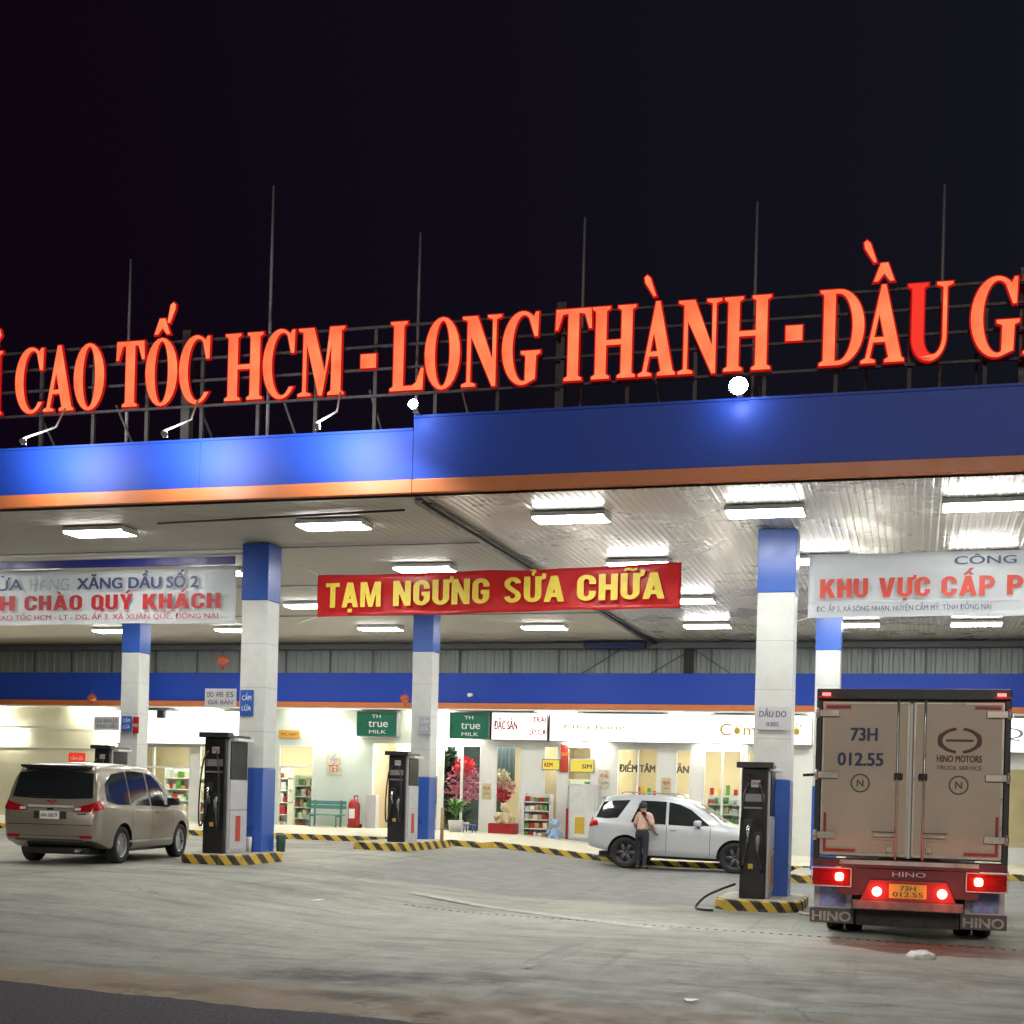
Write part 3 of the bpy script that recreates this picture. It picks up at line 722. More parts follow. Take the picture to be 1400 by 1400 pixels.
def bk(t, body, m, x0, x1, z, cap, W, dz, q=.2):
    '''heavy block capitals with Vietnamese marks, painted on a banner'''
    wt = dict(M=.78, I=q, N=.6, A=.64, T=.54, Y=.6, V=.6, K=.6, S=.56)
    seq = []
    for ch in unicodedata.normalize('NFD', body):
        if unicodedata.combining(ch): seq[-1][1].append(ch)
        else: seq.append([ch, []])
    x = 0; put = []
    for ch, mk in seq:
        w = wt.get(ch, .56); loops = block(ch, w, q); cx = w/2; up = 1.06
        put.append(([[(px+x, pz) for px, pz in l] for l in loops[:2]], 0))
        if len(loops) > 2: put.append(([[(px+x, pz) for px, pz in loops[2]]], 1))
        for c in sorted(mk, key=lambda c: '\u0302\u0306\u031b\u0300\u0301\u0303\u0309\u0323'.index(c)):
            if c == '\u0302': l = [(cx-.2,up),(cx-.08,up),(cx,up+.07),(cx+.08,up),(cx+.2,up),(cx+.06,up+.17),(cx-.06,up+.17)]; up += .14
            elif c == '\u031b': l = [(w-.02,.84),(w+.12,.9),(w+.15,1.1),(w+.03,1.12),(w+.0,.98)]
            elif c == '\u0301': l = [(cx-.06,up),(cx+.05,up),(cx+.2,up+.2),(cx+.05,up+.2)]
            elif c == '\u0300': l = [(cx-.05,up),(cx+.06,up),(cx-.05,up+.2),(cx-.2,up+.2)]
            elif c == '\u0303': l = [(cx-.2,up),(cx-.12,up+.05),(cx-.05,up+.05),(cx+.08,up),(cx+.2,up+.07),(cx+.18,up+.16),(cx+.08,up+.1),(cx-.06,up+.15),(cx-.17,up+.13)]
            elif c == '\u0309': l = [(cx-.04,up-.02),(cx+.04,up-.02),(cx+.04,up+.04),(cx+.12,up+.12),(cx+.07,up+.21),(cx-.08,up+.21),(cx-.1,up+.15),(cx+.02,up+.15),(cx-.04,up+.07)]
            elif c == '\u0323': l = [(cx-.08,-.2),(cx+.08,-.2),(cx+.08,-.06),(cx-.08,-.06)]
            else: continue
            put.append(([[(px+x, pz) for px, pz in l]], 2))
        x += w + .085
    tot = x - .085; k = (x1-x0)/tot; mb = MB()
    for ls, lay in put: mb.prism([[(x0+px*k, z+pz*cap + dz*(x0+px*k)/W) for px, pz in l] for l in ls], -.066-.0012*lay, -.062)
    return mb.build('lettering', m, t)
b1 = banner('red banner with yellow capitals strung between the front columns', -11.08, -4.08, 5.11, 5.21, .80, 24.5, M['pvcred'])
W, dz = 7.0, .1
for wd, xa, xb in (('TẠM', .2, 1.32), ('NGƯNG', 1.57, 3.46), ('SỬA', 3.74, 4.88), ('CHỮA', 5.12, 6.72)): bk(b1, wd, M['tyellow'], xa, xb, .16, .47, W, dz)
b2 = banner('white banner with navy and red capitals left of the front left column', -20.6, -12.76, 5.0, 5.0, 1.12, 24.4, M['pvc'], .05)
W, dz = 7.84, 0
bl(b2, 'CỬA', M['tblue'], 2.1, 3.08, .70, .22, .03, W, dz); bl(b2, 'HÀNG', M['tfade'], 3.26, 4.16, .70, .22, .02, W, dz); bl(b2, 'XĂNG DẦU SỐ 2', M['tblue'], 4.34, 7.06, .70, .22, .055, W, dz)
bk(b2, 'KÍNH', M['tred'], 1.4, 2.9, .285, .30, W, dz); bk(b2, 'CHÀO', M['tred'], 3.13, 4.47, .285, .30, W, dz); bk(b2, 'QUÝ', M['tred'], 4.68, 5.62, .285, .30, W, dz); bk(b2, 'KHÁCH', M['tred'], 5.84, 7.54, .285, .30, W, dz)
bl(b2, 'KM41, CAO TỐC HCM - LT - DG, ẤP 3, XÃ XUÂN QUẾ, ĐỒNG NAI', M['tred'], 1.9, 7.5, .09, .1, .02, W, dz)
mb = MB(); mb.box(0, 7.8, -.01, .03, 1.14, 1.30, bev=.01); mb.build('blue_header', M['pvcblue'], b2)
mb = MB(); mb.tube([(0, 0, 1.34), (7.9, .1, 1.36)], .02, 6); mb.build('header_rail', M['white'], b2)
b3 = banner('grey banner with large orange red capitals above the lorry', -1.86, 6.6, 5.0, 5.05, 1.1, 24.5, M['pvc'], .02)
W, dz = 8.46, .05
bk(b3, 'KHU', M['torange'], .2, 1.0, .33, .33, W, dz); bk(b3, 'VỰC', M['torange'], 1.18, 2.02, .33, .33, W, dz); bk(b3, 'CẤP', M['torange'], 2.2, 3.05, .33, .33, W, dz)
bk(b3, 'PHÁT', M['torange'], 3.24, 4.4, .33, .33, W, dz); bl(b3, 'XĂNG DẦU', M['torange'], 4.6, 7.2, .33, .32, .085, W, dz)
bl(b3, 'CÔNG TY', M['tblue'], 2.4, 3.9, .86, .13, .03, W, dz)
bl(b3, 'ĐC: ẤP 3, XÃ SÔNG NHẠN, HUYỆN CẨM MỸ, TỈNH ĐỒNG NAI', M['tblue'], .15, 3.0, .1, .085, .015, W, dz)
mb = MB(); mb.box(0, 8.4, -.035, -.031, .26, .268); mb.build('rule_line', M['tfade'], b3)

# ------------------------------------------------------------------ shop
WY = 41.5; FL = .42
shop = thing('shop_building', 'long brightly lit roadside shop with a blue and orange fascia', 'building', (-16, WY, 0)); HO = Vector((16, -WY, 0))
def SB(name, m, *b, bev=0, parent=None):
    o = MB().box(*b, bev=bev).build(name, m, parent or shop); o.location = HO; return o
SB('fascia_band', M['blue'], -46, 14, 40.95, 41.3, 4.575, 5.50, bev=.01)
SB('orange_trim', M['orange'], -46, 14, 40.9, 41.32, 4.40, 4.57, bev=.008)
SB('soffit', M['wall'], -46, 14, 40.92, WY-.002, 4.35, 4.395)
SB('roof', M['roof'], -46, 14, 41.32, 47, 5.2, 5.295)
SB('ceiling', M['wall'], -46, 14, WY+.18, 46.5, 3.75, 3.8)
SB('floor', M['tile'], -46, 14, WY+.005, 46.6, FL-.1, FL)
SB('back_wall', M['tan'], -46, 14, 46.6, 46.8, 0, 5.19)
for x in (-46, -17.2, -11.45, -9.15, -1.6, 13.8): SB('partition', M['tan'], x, x+.12, WY+.2, 46.59, FL+.002, 3.745)
opens = [(-26.0,-23.2,.6,3.1),(-22.9,-20.75,.5,3.15),(-20.0,-18.75,.5,3.2),(-16.7,-14.5,.5,3.3),(-14.35,-13.05,.55,3.3),(-12.6,-11.75,.55,3.3),(-11.05,-10.55,.5,3.32),(-10.3,-9.5,.5,3.32),
         (-8.75,-7.45,.9,3.28),(-6.95,-6.45,.9,3.28),(-6.1,-4.95,.9,3.28),(-4.8,-3.5,.9,3.28),(-1.2,1.6,.6,3.2),(2.2,5.5,.6,2.9)]
def wall_piece(x0, x1, z0, z1):
    m = M['cream'] if x1 <= -25.9 else M['mint'] if -20.8 < x0 < -16.6 else M['wall']
    SB('wall', m, x0, x1, WY, WY+.16, z0, z1)
px = -46
for x0, x1, z0, z1 in opens:
    if x0 - px > .01: wall_piece(px, x0, 0, 4.349)
    wall_piece(x0+.0005, x1-.0005, z1, 4.349); wall_piece(x0+.0005, x1-.0005, 0, z0)
    px = x1
wall_piece(px, 14, 0, 4.349)
for k, (x0, x1, z0, z1) in enumerate(opens):
    if k == 3: continue
    mb = MB(); f = .05
    mb.box(x0+.001, x0+f, WY-.02, WY+.08, z0+.001, z1-.001); mb.box(x1-f, x1-.001, WY-.02, WY+.08, z0+.001, z1-.001)
    mb.box(x0+f, x1-f, WY-.018, WY+.078, z0+.001, z0+f); mb.box(x0+f, x1-f, WY-.018, WY+.078, z1-f, z1-.001)
    if x1-x0 > 1.1 and k not in (2,):
        xm = (x0+x1)/2; mb.box(xm-.03, xm+.03, WY-.016, WY+.076, z0+f, z1-f)
    if k in (0, 1, 2): mb.box(x0+f, x1-f, WY-.017, WY+.077, z1-.75, z1-.69)
    fr = mb.build('door' if k in (2, 1) else 'window', M['white'], shop); fr.location = HO
    MB().box(x0+f+.001, x1-f-.001, WY+.03, WY+.034, z0+f+.001, z1-f-.001).build('pane', M['pane'], fr)
    if k in (1, 2):
        mb = MB().tube([(x1-.12, WY-.06, 1.3), (x1-.12, WY-.06, 1.75)], .015, 6); mb.build('handle', M['steel'], fr)
for xa, xb in ((-26, -23), (-22.5, -19), (-16.5, -14.8), (-14.2, -12), (-11, -9.7), (-8.4, -6.4), (-5.8, -3.6), (-1, 1.5)):
    mb = MB()
    for y in (42.6, 44.6): mb.box(xa, xb, y, y+.28, 3.69, 3.745)
    mb.build('ceiling_panel_light', M['shoplight'], shop).location = HO
for k in range(14):  # soffit row added to brighten the front; wall row repeats one real tube
    x = -44 + k*4.1
    MB().tube([(x, 41.22, 4.31), (x+1.2, 41.22, 4.31)], .02, 8).build('added_soffit_tube', M['wallTube'], shop).location = HO
    MB().tube([(x+.9, 41.4, 3.36), (x+2.1, 41.4, 3.36)], .02, 8).build('wall_tube', M['wallTube'], shop).location = HO
# horizontal boards on the cream wall
mb = MB()
for z in (2.95, 3.6): mb.box(-46, -26.1, WY-.02, WY-.002, z, z+.03)
mb.build('wall_batten', M['wall'], shop).location = HO

def lightbox(label, x0, x1, z0, z1, m, lines=(), y=41.15, name='shop_sign'):
    t = thing(name, label, 'sign', ((x0+x1)/2, y, z0)); cx = (x0+x1)/2
    MB().box(x0-cx, x1-cx, .012, WY-y-.004, 0, z1-z0, bev=.01).build('case', M['grey'], t)
    MB().box(x0-cx+.03, x1-cx-.03, 0, .010, .03, z1-z0-.03).build('face', m, t)
    for (st, a, b, zz, cp, mm, bo) in lines:
        text('lettering', st, mm, t, x0+(x1-x0)*a-cx, x0+(x1-x0)*b-cx, (z1-z0)*zz, cp, -.005, bo)
    return t
milk = [('TH', .38, .6, .74, .1, M['twhite'], .03), ('true', .3, .78, .38, .24, M['twhite'], .02), ('MILK', .32, .74, .12, .11, M['twhite'], .02)]
lightbox('left green milk sign with white lettering, left of the middle column', -17.16, -15.77, 3.5, 4.3, M['green'], milk)
lightbox('right green milk sign with white lettering, beside the red lettered board', -14.04, -12.72, 3.46, 4.3, M['green'], milk)
lightbox('white lit board with red words left of the long white board', -12.66, -10.85, 3.44, 4.32, M['signwhite'],
         [('ĐẶC SẢN', .05, .47, .38, .26, M['tred'], .04), ('TRÁI', .73, .97, .64, .17, M['tred'], .04), ('CÂY TƯƠI', .67, .98, .2, .17, M['tred'], .04)])
lightbox('long white lit board with gold lettering at its right end', -10.8, -2.9, 3.42, 4.32, M['signwhite'],
         [('Nhà hàng', .06, .3, .45, .13, M['tgold'], .0), ('Cơm - Phở', .66, .96, .3, .34, M['tgold'], .012)])
lightbox('blank white lit board above the left shop windows', -26.0, -20.9, 3.14, 4.28, glow('lit_blank_board', (1, .98, .93), 2.2))
lightbox('white lit board on the shop right of the lorry', 1.7, 6.0, 3.3, 4.3, M['signwhite'], [('Quán', .1, .6, .4, .3, M['tfade'], .0)])
lightbox('left one of two yellow lit boards under the white signs', -11.08, -10.5, 2.55, 2.9, M['signyellow'], [('KEM', .15, .6, .3, .13, M['tred'], .05)], y=41.43)
lightbox('right one of two yellow lit boards, above the drinks fridge', -10.2, -9.42, 2.5, 2.92, M['signyellow'], [('SIM', .5, .9, .3, .13, M['tdark'], .05)], y=41.43)
board('hanging_pennant', 'orange red vertical pennant between the two yellow boards', 'pennant', -10.49, -10.24, 2.5, 3.35, 41.44, M['torange'], [('SALE', .1, .9, .6, .1, None)], M['tyellow'])
board('small_orange_sign', 'small orange sign above the white glazed shop door', 'sign', -20.0, -19.25, 3.42, 3.68, 41.44, mat('orange_sign', (.65, .33, .05), .5), [('WC NAM', .1, .9, .3, .1, None)], M['tdark'])
board('wall_poster', 'narrow printed poster on the mint wall above the bench', 'poster', -18.3, -17.78, 2.25, 3.2, 41.47, M['plush'], [('2', .2, .8, .5, .4, M['tfade']), ('TẾT', .15, .85, .1, .22, M['torange'])], M['torange'])
board('red_box_sign', 'small red sign on the cream wall above the minivan roof', 'sign', -27.85, -27.2, 2.42, 2.8, 41.45, M['signred'], [('CẤM LỬA', .1, .9, .35, .1, None)], M['twhite'])
for wd, xa, xb, lb in (('ĐIỂM TÂM', -8.66, -7.54, 'dark words on the wide window glass behind the silver car'), ('ĂN', -6.9, -6.52, 'short dark word on the narrow window right of the wide lettered one')):
    tag(text('window_lettering', wd, M['tdark'], None, xa, xb, 2.55, .22, WY-.03, .06), lb, 'lettering')
t = text('edge_lettering', 'C', M['tfade'], None, -30.9, -30.4, 3.7, .4, WY-.03, .03)
tag(t, 'grey letter on the cream wall at the left picture edge', 'lettering')

# goods and furniture at the shop
def simple(name, label, cat, shapes, loc, group=None, rz=0):
    t = thing(name, label, cat, loc, rz, group)
    for pn, mb, m in shapes: mb.build(pn, m, t)
    return t
def goods_shelf(x, w, y, h, label, seed):
    random.seed(seed); t = thing('goods_shelf', label, 'shelf', (x, y, FL))
    mb = MB(); n = 5
    for k in range(n): mb.box(0, w, 0, .4, k*h/n, k*h/n+.03)
    mb.box(0, .03, 0, .4, .031, h); mb.box(w-.03, w, 0, .4, .031, h); mb.box(.031, w-.031, .38, .4, .031, h)
    mb.build('rack', M['white'], t)
    for k in range(n):
        mb = MB(); xx = .05
        while xx < w-.15:
            ww = random.uniform(.07, .18); hh = random.uniform(.15, h/n-.06)
            mb.box(xx, xx+ww, .04, .25, k*h/n+.031, k*h/n+hh, mi=random.randrange(5)); xx += ww+.02
        mb.build('packets', [M['card'], M['redpaint'], M['plush'], M['leaf'], M['lightgrey']], t)
    return t
goods_shelf(-25.8, 2.4, 44.3, 2.0, 'stocked shelf behind the leftmost shop window', 1)
goods_shelf(-22.7, 1.9, 44.0, 2.1, 'stocked shelf behind the window beside the glazed door', 2)
goods_shelf(-11.1, 1.2, 43.6, 1.9, 'stocked shelf behind the plush toys', 3)
goods_shelf(-8.7, 1.6, 45.4, 1.5, 'low stocked shelf behind the lettered window', 4)
goods_shelf(-6.0, 2.4, 45.2, 1.5, 'low stocked shelf behind the windows left of the right column', 5)
mb = MB()
for k, (x, z, w, h) in enumerate([(0, 0, .6, .5), (.65, 0, .55, .45), (.05, .52, .5, .45), (.6, .47, .5, .5), (.35, 1.0, .5, .42), (.9, .99, .4, .3)]): pass
for k, (x, z, w, h) in enumerate([(-15.75, .0, .62, .5), (-15.08, 0, .52, .55), (-15.7, .505, .5, .45), (-15.12, .555, .5, .42), (-15.4, .98, .5, .4), (-15.05, 1.39, .34, .5)]):
    t = simple('carton', ['bottom left', 'bottom right', 'middle left', 'middle right', 'upper', 'topmost narrow'][k] + ' carton of the stack in the open shop doorway', 'carton',
               [('box', MB().box(0, w, 0, .5, 0, h, bev=.008), M['card'] if k % 2 else M['beige']), ('tape', MB().box(w*.42, w*.56, -.003, -.001, .01, h-.01), M['plush'])], (x, 42.3, FL+.001+z), 'cartons stacked in the doorway')
goods_shelf(-6.05, 1.05, 42.0, 1.5, 'full shelf of goods close behind the window right of the lettered ones', 21)
goods_shelf(-4.75, 1.15, 42.0, 1.6, 'full shelf of goods close behind the window beside the right column', 22)
goods_shelf(-22.75, 1.2, 42.1, 1.9, 'full shelf of goods close behind the door window left of the front left pump', 23)
goods_shelf(-19.8, .9, 42.3, 1.8, 'narrow shelf of goods behind the white glazed door', 24)
goods_shelf(-9.75, .0+.5, 43.0, 2.6, 'tall narrow shelf of goods behind the window over the drinks fridge', 25)
for x, z, w_, h_, m, tx, lb in ((-21.9+1.35, 1.7, .3, .5, M['lightgrey'], 'GIỜ', 'small grey paper notice on the mint wall left of the white glazed door'), (-13.0, 1.6, .28, .5, M['beige'], 'MUA', 'beige paper notice on the white post right of the fir tree window'), (-9.3, 2.0, .35, .6, M['plush'], 'TẶNG', 'pale poster on the white post left of the wide lettered window'), (-7.35, 1.9, .3, .5, M['beige'], 'NHÀ', 'beige poster on the white post between the lettered windows')):
    board('wall_notice', lb, 'notice', x, x+w_, z, z+h_, 41.475, m, [(tx, .12, .88, .6, .1, M['tred']), ('GIÁ RẺ', .15, .85, .3, .06, M['tdark'])], M['tdark'])
for x, lb in ((-8.95, 'red stool left of the silver car'), (-13.0, 'blue stool between the potted palm and the red tub')):
    t = thing('plastic_stool', lb, 'stool', (x, 40.3, .38)); mm = M['redpaint'] if 'red' in lb[:4] else M['bluebeam']
    MB().box(-.16, .16, -.16, .16, .42, .45, bev=.012).build('seat', mm, t)
    for a_ in (-1, 1):
        for b_ in (-1, 1): MB().tube([(a_*.17, b_*.17, 0), (a_*.13, b_*.13, .419)], .018, 6).build('leg', mm, t)
# christmas tree and flowers behind the window
random.seed(5)
mb = MB()
for k in range(9): mb.leaves((0, 0, .4+k*.26), (.75*(1-k/10), .6*(1-k/10), .25), 220, .2, -.2)
simple('fir_tree', 'dark green decorative fir tree behind the shop window', 'tree', [('trunk', MB().tube([(0,0,0),(0,0,2.6)], [.05,.02], 8), M['card']), ('crown', mb, M['fir'])], (-14.6, 42.9, FL))
0 and simple('window_screen', 'grey panel standing behind the fir tree in the shop', 'panel', [('panel', MB().box(-.5, .5, 0, .03, 0, 2.9), M['lightgrey'])], (-13.5, 44.5, FL))
def flowers(label, loc, cols, n=260, rad=(.55, .35, .3)):
    t = thing('flower_bunch', label, 'flowers', loc)
    MB().lathe([(.0, 0), (.16, 0), (.22, .4), (.2, .42), (0, .42)], 16).build('pot', M['pot'], t)
    MB().tube([(0,0,.4),(0,0,1.2)], .02, 6).build('stem', M['leaf'], t)
    for dz, m, r in cols: MB().leaves((0, 0, dz), r, n, .14).build('petals', m, t)
    return t
flowers('tall pink and red flower display behind the window with the fir tree', (-13.95, 42.5, FL), [(1.75, M['pink'], (.6, .3, .4)), (2.2, M['redpetal'], (.32, .25, .28)), (1.35, M['pink'], (.6, .3, .25))])
flowers('pink flower display under the dark curtain behind the narrow window', (-12.75, 42.5, FL), [(1.55, M['pink'], (.5, .3, .3)), (1.85, M['plush'], (.3, .25, .2)), (1.3, M['redpetal'], (.35, .3, .15))])
mb = MB(); bm = mb.bm; n = 40
va = [bm.verts.new((.95*k/n, .03*math.sin(k*1.1), 0)) for k in range(n+1)]; vb = [bm.verts.new((.95*k/n, .03*math.sin(k*1.1), 1.3)) for k in range(n+1)]
for k in range(n): bm.faces.new((va[k], va[k+1], vb[k+1], vb[k])).smooth = True
tag(mb.build('curtain', M['curtain'], None, (-13.4, 43.2, 2.2)), 'dark slate curtain hanging behind the narrow shop window', 'curtain')
for x, w, z, lb in ((-8.5, .9, .85, 'brown wooden cabinet behind the wide lettered window'), (-6.2, 1.3, .9, 'long brown wooden counter behind the window right of the lettered ones'), (-4.75, 1.2, .9, 'brown wooden counter behind the window beside the right column'), (-23.2, 1.2, .8, 'brown wooden counter between the two left shop windows')):
    t = thing('counter', lb, 'counter', (x, 43.2, FL)); MB().box(0, w, .02, .5, 0, z+.5, bev=.01).build('carcass', M['wood'], t); MB().box(-.03, w+.03, 0, .55, z+.501, z+.55, bev=.008).build('worktop', M['card'], t)
    mb = MB()
    for q in range(5): mb.box(w*(.05+q*.19), w*(.05+q*.19)+.1, .1, .3, z+.551, z+.6+random.uniform(.1, .35), mi=q % 3)
    mb.build('wares', [M['redpaint'], M['tgold'], M['leaf']], t)
for x0, x1, y, m, lb in ((-16.6, -14.3, 43.3, M['wall'], 'white panel added to brighten the open doorway behind the carton stack'), (-15.3, -13.2, 44.6, M['curtain'], 'dark panel added as a dark background behind the fir tree and flowers')):
    simple('added_panel', lb, 'screen', [('panel', MB().box(x0, x1, 0, .05, 0, 3.2, bev=.01), m), ('foot', MB().box(x0+.2, x0+.3, -.2, .25, 0, .04), M['grey'])], (0, y, FL+.001))  # panels added for tone: white brightens the doorway, dark darkens the window
MB().tube([(-16.2, 42.3, 3.7), (-14.9, 42.3, 3.7)], .02, 8).build('added_doorway_tube', M['wallTube'], shop).location = HO  # extra lamp added to brighten the open doorway
# potted palm outside
t = thing('potted_palm', 'leafy green potted palm outside the window with the fir tree', 'plant', (-13.55, 40.6, .5))
MB().lathe([(0, 0), (.17, 0), (.24, .42), (.21, .44), (0, .4)], 18).build('pot', M['pot'], t)
MB().tube([(0,0,.4),(.02,0,.8)], [.04,.02], 6).build('stem', M['leaf'], t)
mb = MB()
for k in range(46):
    a = random.uniform(0, 2*PI); l = random.uniform(.25, .62); hgt = random.uniform(.25, .8); p = []
    for q in range(6):
        u = q/5; p.append(Vector((math.cos(a)*l*u, math.sin(a)*l*u, .55 + hgt*u*(1.9-1.25*u))))
    wd = random.uniform(.035, .06)
    for q in range(5):
        d = (p[q+1]-p[q]).normalized(); sd = d.cross(Vector((0, 0, 1))).normalized()
        w0 = wd*math.sin(PI*(.12+.88*q/5)); w1 = wd*math.sin(PI*(.12+.88*(q+1)/5))
        mb.bm.faces.new([mb.bm.verts.new(x) for x in (p[q]-sd*w0, p[q]+sd*w0, p[q+1]+sd*w1, p[q+1]-sd*w1)])
mb.build('fronds', M['leaf'], t)
# red tub with goods, soft toys
t = thing('red_tub', 'red plastic tub of goods outside the narrow shop window', 'tub', (-12.05, 40.7, .47))
MB().box(-.42, .42, -.25, .25, 0, .42, bev=.03).build('tub', M['redpaint'], t)
mb = MB()
for k in range(9): mb.lathe([(0, -.13), (.1, -.08), (.13, 0), (.1, .08), (0, .13)], 10, Matrix.Translation((random.uniform(-.3, .3), random.uniform(-.15, .15), .45+random.uniform(0, .2))))
mb.build('goods', M['beige'], t)
goods_shelf(-11.45, .85, 40.75, 1.35, 'rack of coloured snack packets outside beside the red tub', 11).location.z = .47
for k, (x, z, m, lb) in enumerate([(-11.98, .88, M['beige'], 'beige soft toy sitting on the red tub'), (-10.4, .44, M['toyblue'], 'pale blue soft toy at the foot of the snack rack')]):
    mb = MB()
    mb.lathe([(0, 0), (.2, .03), (.24, .2), (.16, .38), (.08, .46), (.16, .52), (.19, .64), (.12, .76), (0, .8)], 14)
    for q in (-1, 1):
        mb.tube([(q*.16, -.05, .35), (q*.3, -.14, .22)], [.07, .05], 8); mb.tube([(q*.12, -.1, .1), (q*.18, -.32, .08)], [.08, .07], 8)
        mb.lathe([(0, -.06), (.06, 0), (0, .06)], 8, Matrix.Translation((q*.14, 0, .76)))
    for v in mb.bm.verts: v.co *= .8
    tag(mb.build('soft_toy', m, None, (x, 40.6, z)), lb, 'soft toy')
t = thing('drinks_fridge', 'glass fronted drinks fridge beside the white shop post', 'fridge', (-9.62, 40.75, .4))
MB().box(-.42, .42, .03, .6, 0, 1.75, bev=.02).build('cabinet', M['lightgrey'], t)
MB().box(-.38, .38, 0, .028, .12, 1.7, bev=.008).build('door', M['clear'], t)
MB().box(-.2, .1, -.004, -.001, .25, .75).build('sticker', M['tgold'], t)
MB().box(-.5, -.43, .05, .5, 0, 1.0, bev=.01).build('side_rack', M['redpaint'], t)
# bench, extinguishers, bin
t = thing('park_bench', 'teal slatted bench against the mint wall', 'bench', (-18.05, 41.0, .54))
mb = MB()
for k in range(3): mb.box(-.62, .62, -.3+k*.13, -.19+k*.13, .42, .45)
mb.build('seat', M['bench'], t)
mb = MB()
for k in range(2): mb.box(-.62, .62, .15, .18, .62+k*.14, .74+k*.14)
mb.build('backrest', M['bench'], t)
for q in (-.45, .45):
    mb = MB().box(q-.025, q+.025, -.28, -.23, 0, .418); mb.box(q-.025, q+.025, .1, .15, 0, .9); mb.box(q-.025, q+.025, -.229, .099, .37, .418)
    mb.build('leg', M['bench'], t)
t = thing('fire_extinguisher', 'red wheeled fire extinguisher right of the teal bench', 'fire extinguisher', (-17.05, 40.9, .54))
MB().lathe([(0, .05), (.17, .05), (.19, .12), (.19, .8), (.12, .93), (.05, .98), (0, .98)], 20).build('cylinder', M['redpaint'], t)
MB().tube([(0, 0, .98), (0, 0, 1.06), (.12, -.03, 1.06)], .025, 8).build('valve', M['dark'], t)
MB().tube([(.1, -.03, 1.05), (.22, -.1, .7), (.2, -.15, .35)], .015, 6).build('hose', M['black'], t)
MB().box(-.1, .1, -.194, -.19, .35, .65).build('label_panel', M['twhite'], t)
for q in (-.2, .2): MB().lathe([(0, -.02), (.09, -.02), (.09, .02), (0, .02)], 14, Matrix.Translation((q, .08, .09)) @ Matrix.Rotation(R(90), 4, 'Y')).build('wheel', M['tyre'], t)
simple('utility_box', 'grey metal box beside the red fire extinguisher', 'cabinet', [('box', MB().box(0, .35, 0, .3, 0, 1.1, bev=.01), M['lightgrey'])], (-16.75, 41.1, .54))
# hanging lanterns
for x, y, z, lb in ((-21.2, 39.8, 5.78, 'rust red lantern hanging under the canopy left of the front left column'), (-26.3, 40.4, 4.62, 'small red lantern under the shop trim above the minivan'), (-15.25, 40.4, 4.66, 'small red lantern under the shop trim left of the middle column'), (-14.35, 40.6, 4.3, 'red lantern beside the right green sign')):
    t = thing('lantern', lb, 'lantern', (x, y, z), 0, 'red hanging lanterns')
    r = .2 if z > 5 else .15
    MB().lathe([(0, -r*.8), (r*.5, -r*.75), (r, -r*.2), (r, r*.2), (r*.5, r*.75), (0, r*.8)], 16).build('shade', mat('lantern_cloth', (.4, .09, .04), .7), t)
    mb = MB().tube([(0,0,-r*.8), (0,0,-r*1.6)], .02, 6); mb.tube([(0,0,r*.8), (0,0,r*1.9)], .008, 4); mb.build('tassel', M['torange'], t)
for x, lb in ((-13.2, 'white security camera on the blue shop fascia right of the middle column'), (-22.1, 'white security camera on the blue shop fascia left of the front left column')):
    t = thing('security_camera', lb, 'camera', (x, 40.94, 4.85), 0, 'security cameras on the fascia')
    MB().tube([(0, 0, 0), (0, -.2, 0)], .02, 6).build('bracket', M['white'], t)
    MB().tube([(0, -.12, -.02), (0, -.42, -.06)], .06, 10).build('housing', M['white'], t)
t = thing('wall_speaker', 'small dark loudspeaker on the lit board left of the front left column', 'speaker', (-24.1, 41.05, 4.0))
MB().box(-.13, .13, -.06, .1, 0, .26, bev=.015).build('cabinet', M['dark'], t); MB().box(-.02, .02, .1, .13, .1, .16).build('bracket', M['grey'], t)

# pavement in front of the shop
mb = MB(); bm = mb.bm; pts = [(-46+i*.5) for i in range(121)]
def ky(x): return 35.25 if x < -11 else 36.15
prof = []
for x in pts:
    prof.append((x, ky(x)))
    if abs(x+11.0) < .01: prof[-1] = (x, 35.25); prof.append((x+.01, 36.15))
fa = [bm.verts.new((x, y, gz(x)-.05)) for x, y in prof]; fb = [bm.verts.new((x, y, gz(x)+.15)) for x, y in prof]
fc = [bm.verts.new((x, y+.2, gz(x)+.152)) for x, y in prof]
for k in range(len(prof)-1):
    bm.faces.new((fa[k], fa[k+1], fb[k+1], fb[k])); bm.faces.new((fb[k], fb[k+1], fc[k+1], fc[k]))
tag(mb.build('kerb', M['hazard']), kind='structure')
mb = MB(); bm = mb.bm
a = [bm.verts.new((x, y+.2, gz(x)+.152)) for x, y in prof]; b = [bm.verts.new((x, 41.52, gz(x)+.155+.05)) for x, y in prof]
for k in range(len(prof)-1): bm.faces.new((a[k], a[k+1], b[k+1], b[k]))
tag(mb.build('pavement', mat('pavement_concrete', (.5, .48, .38), .6, 0, .15, 2)), kind='structure')

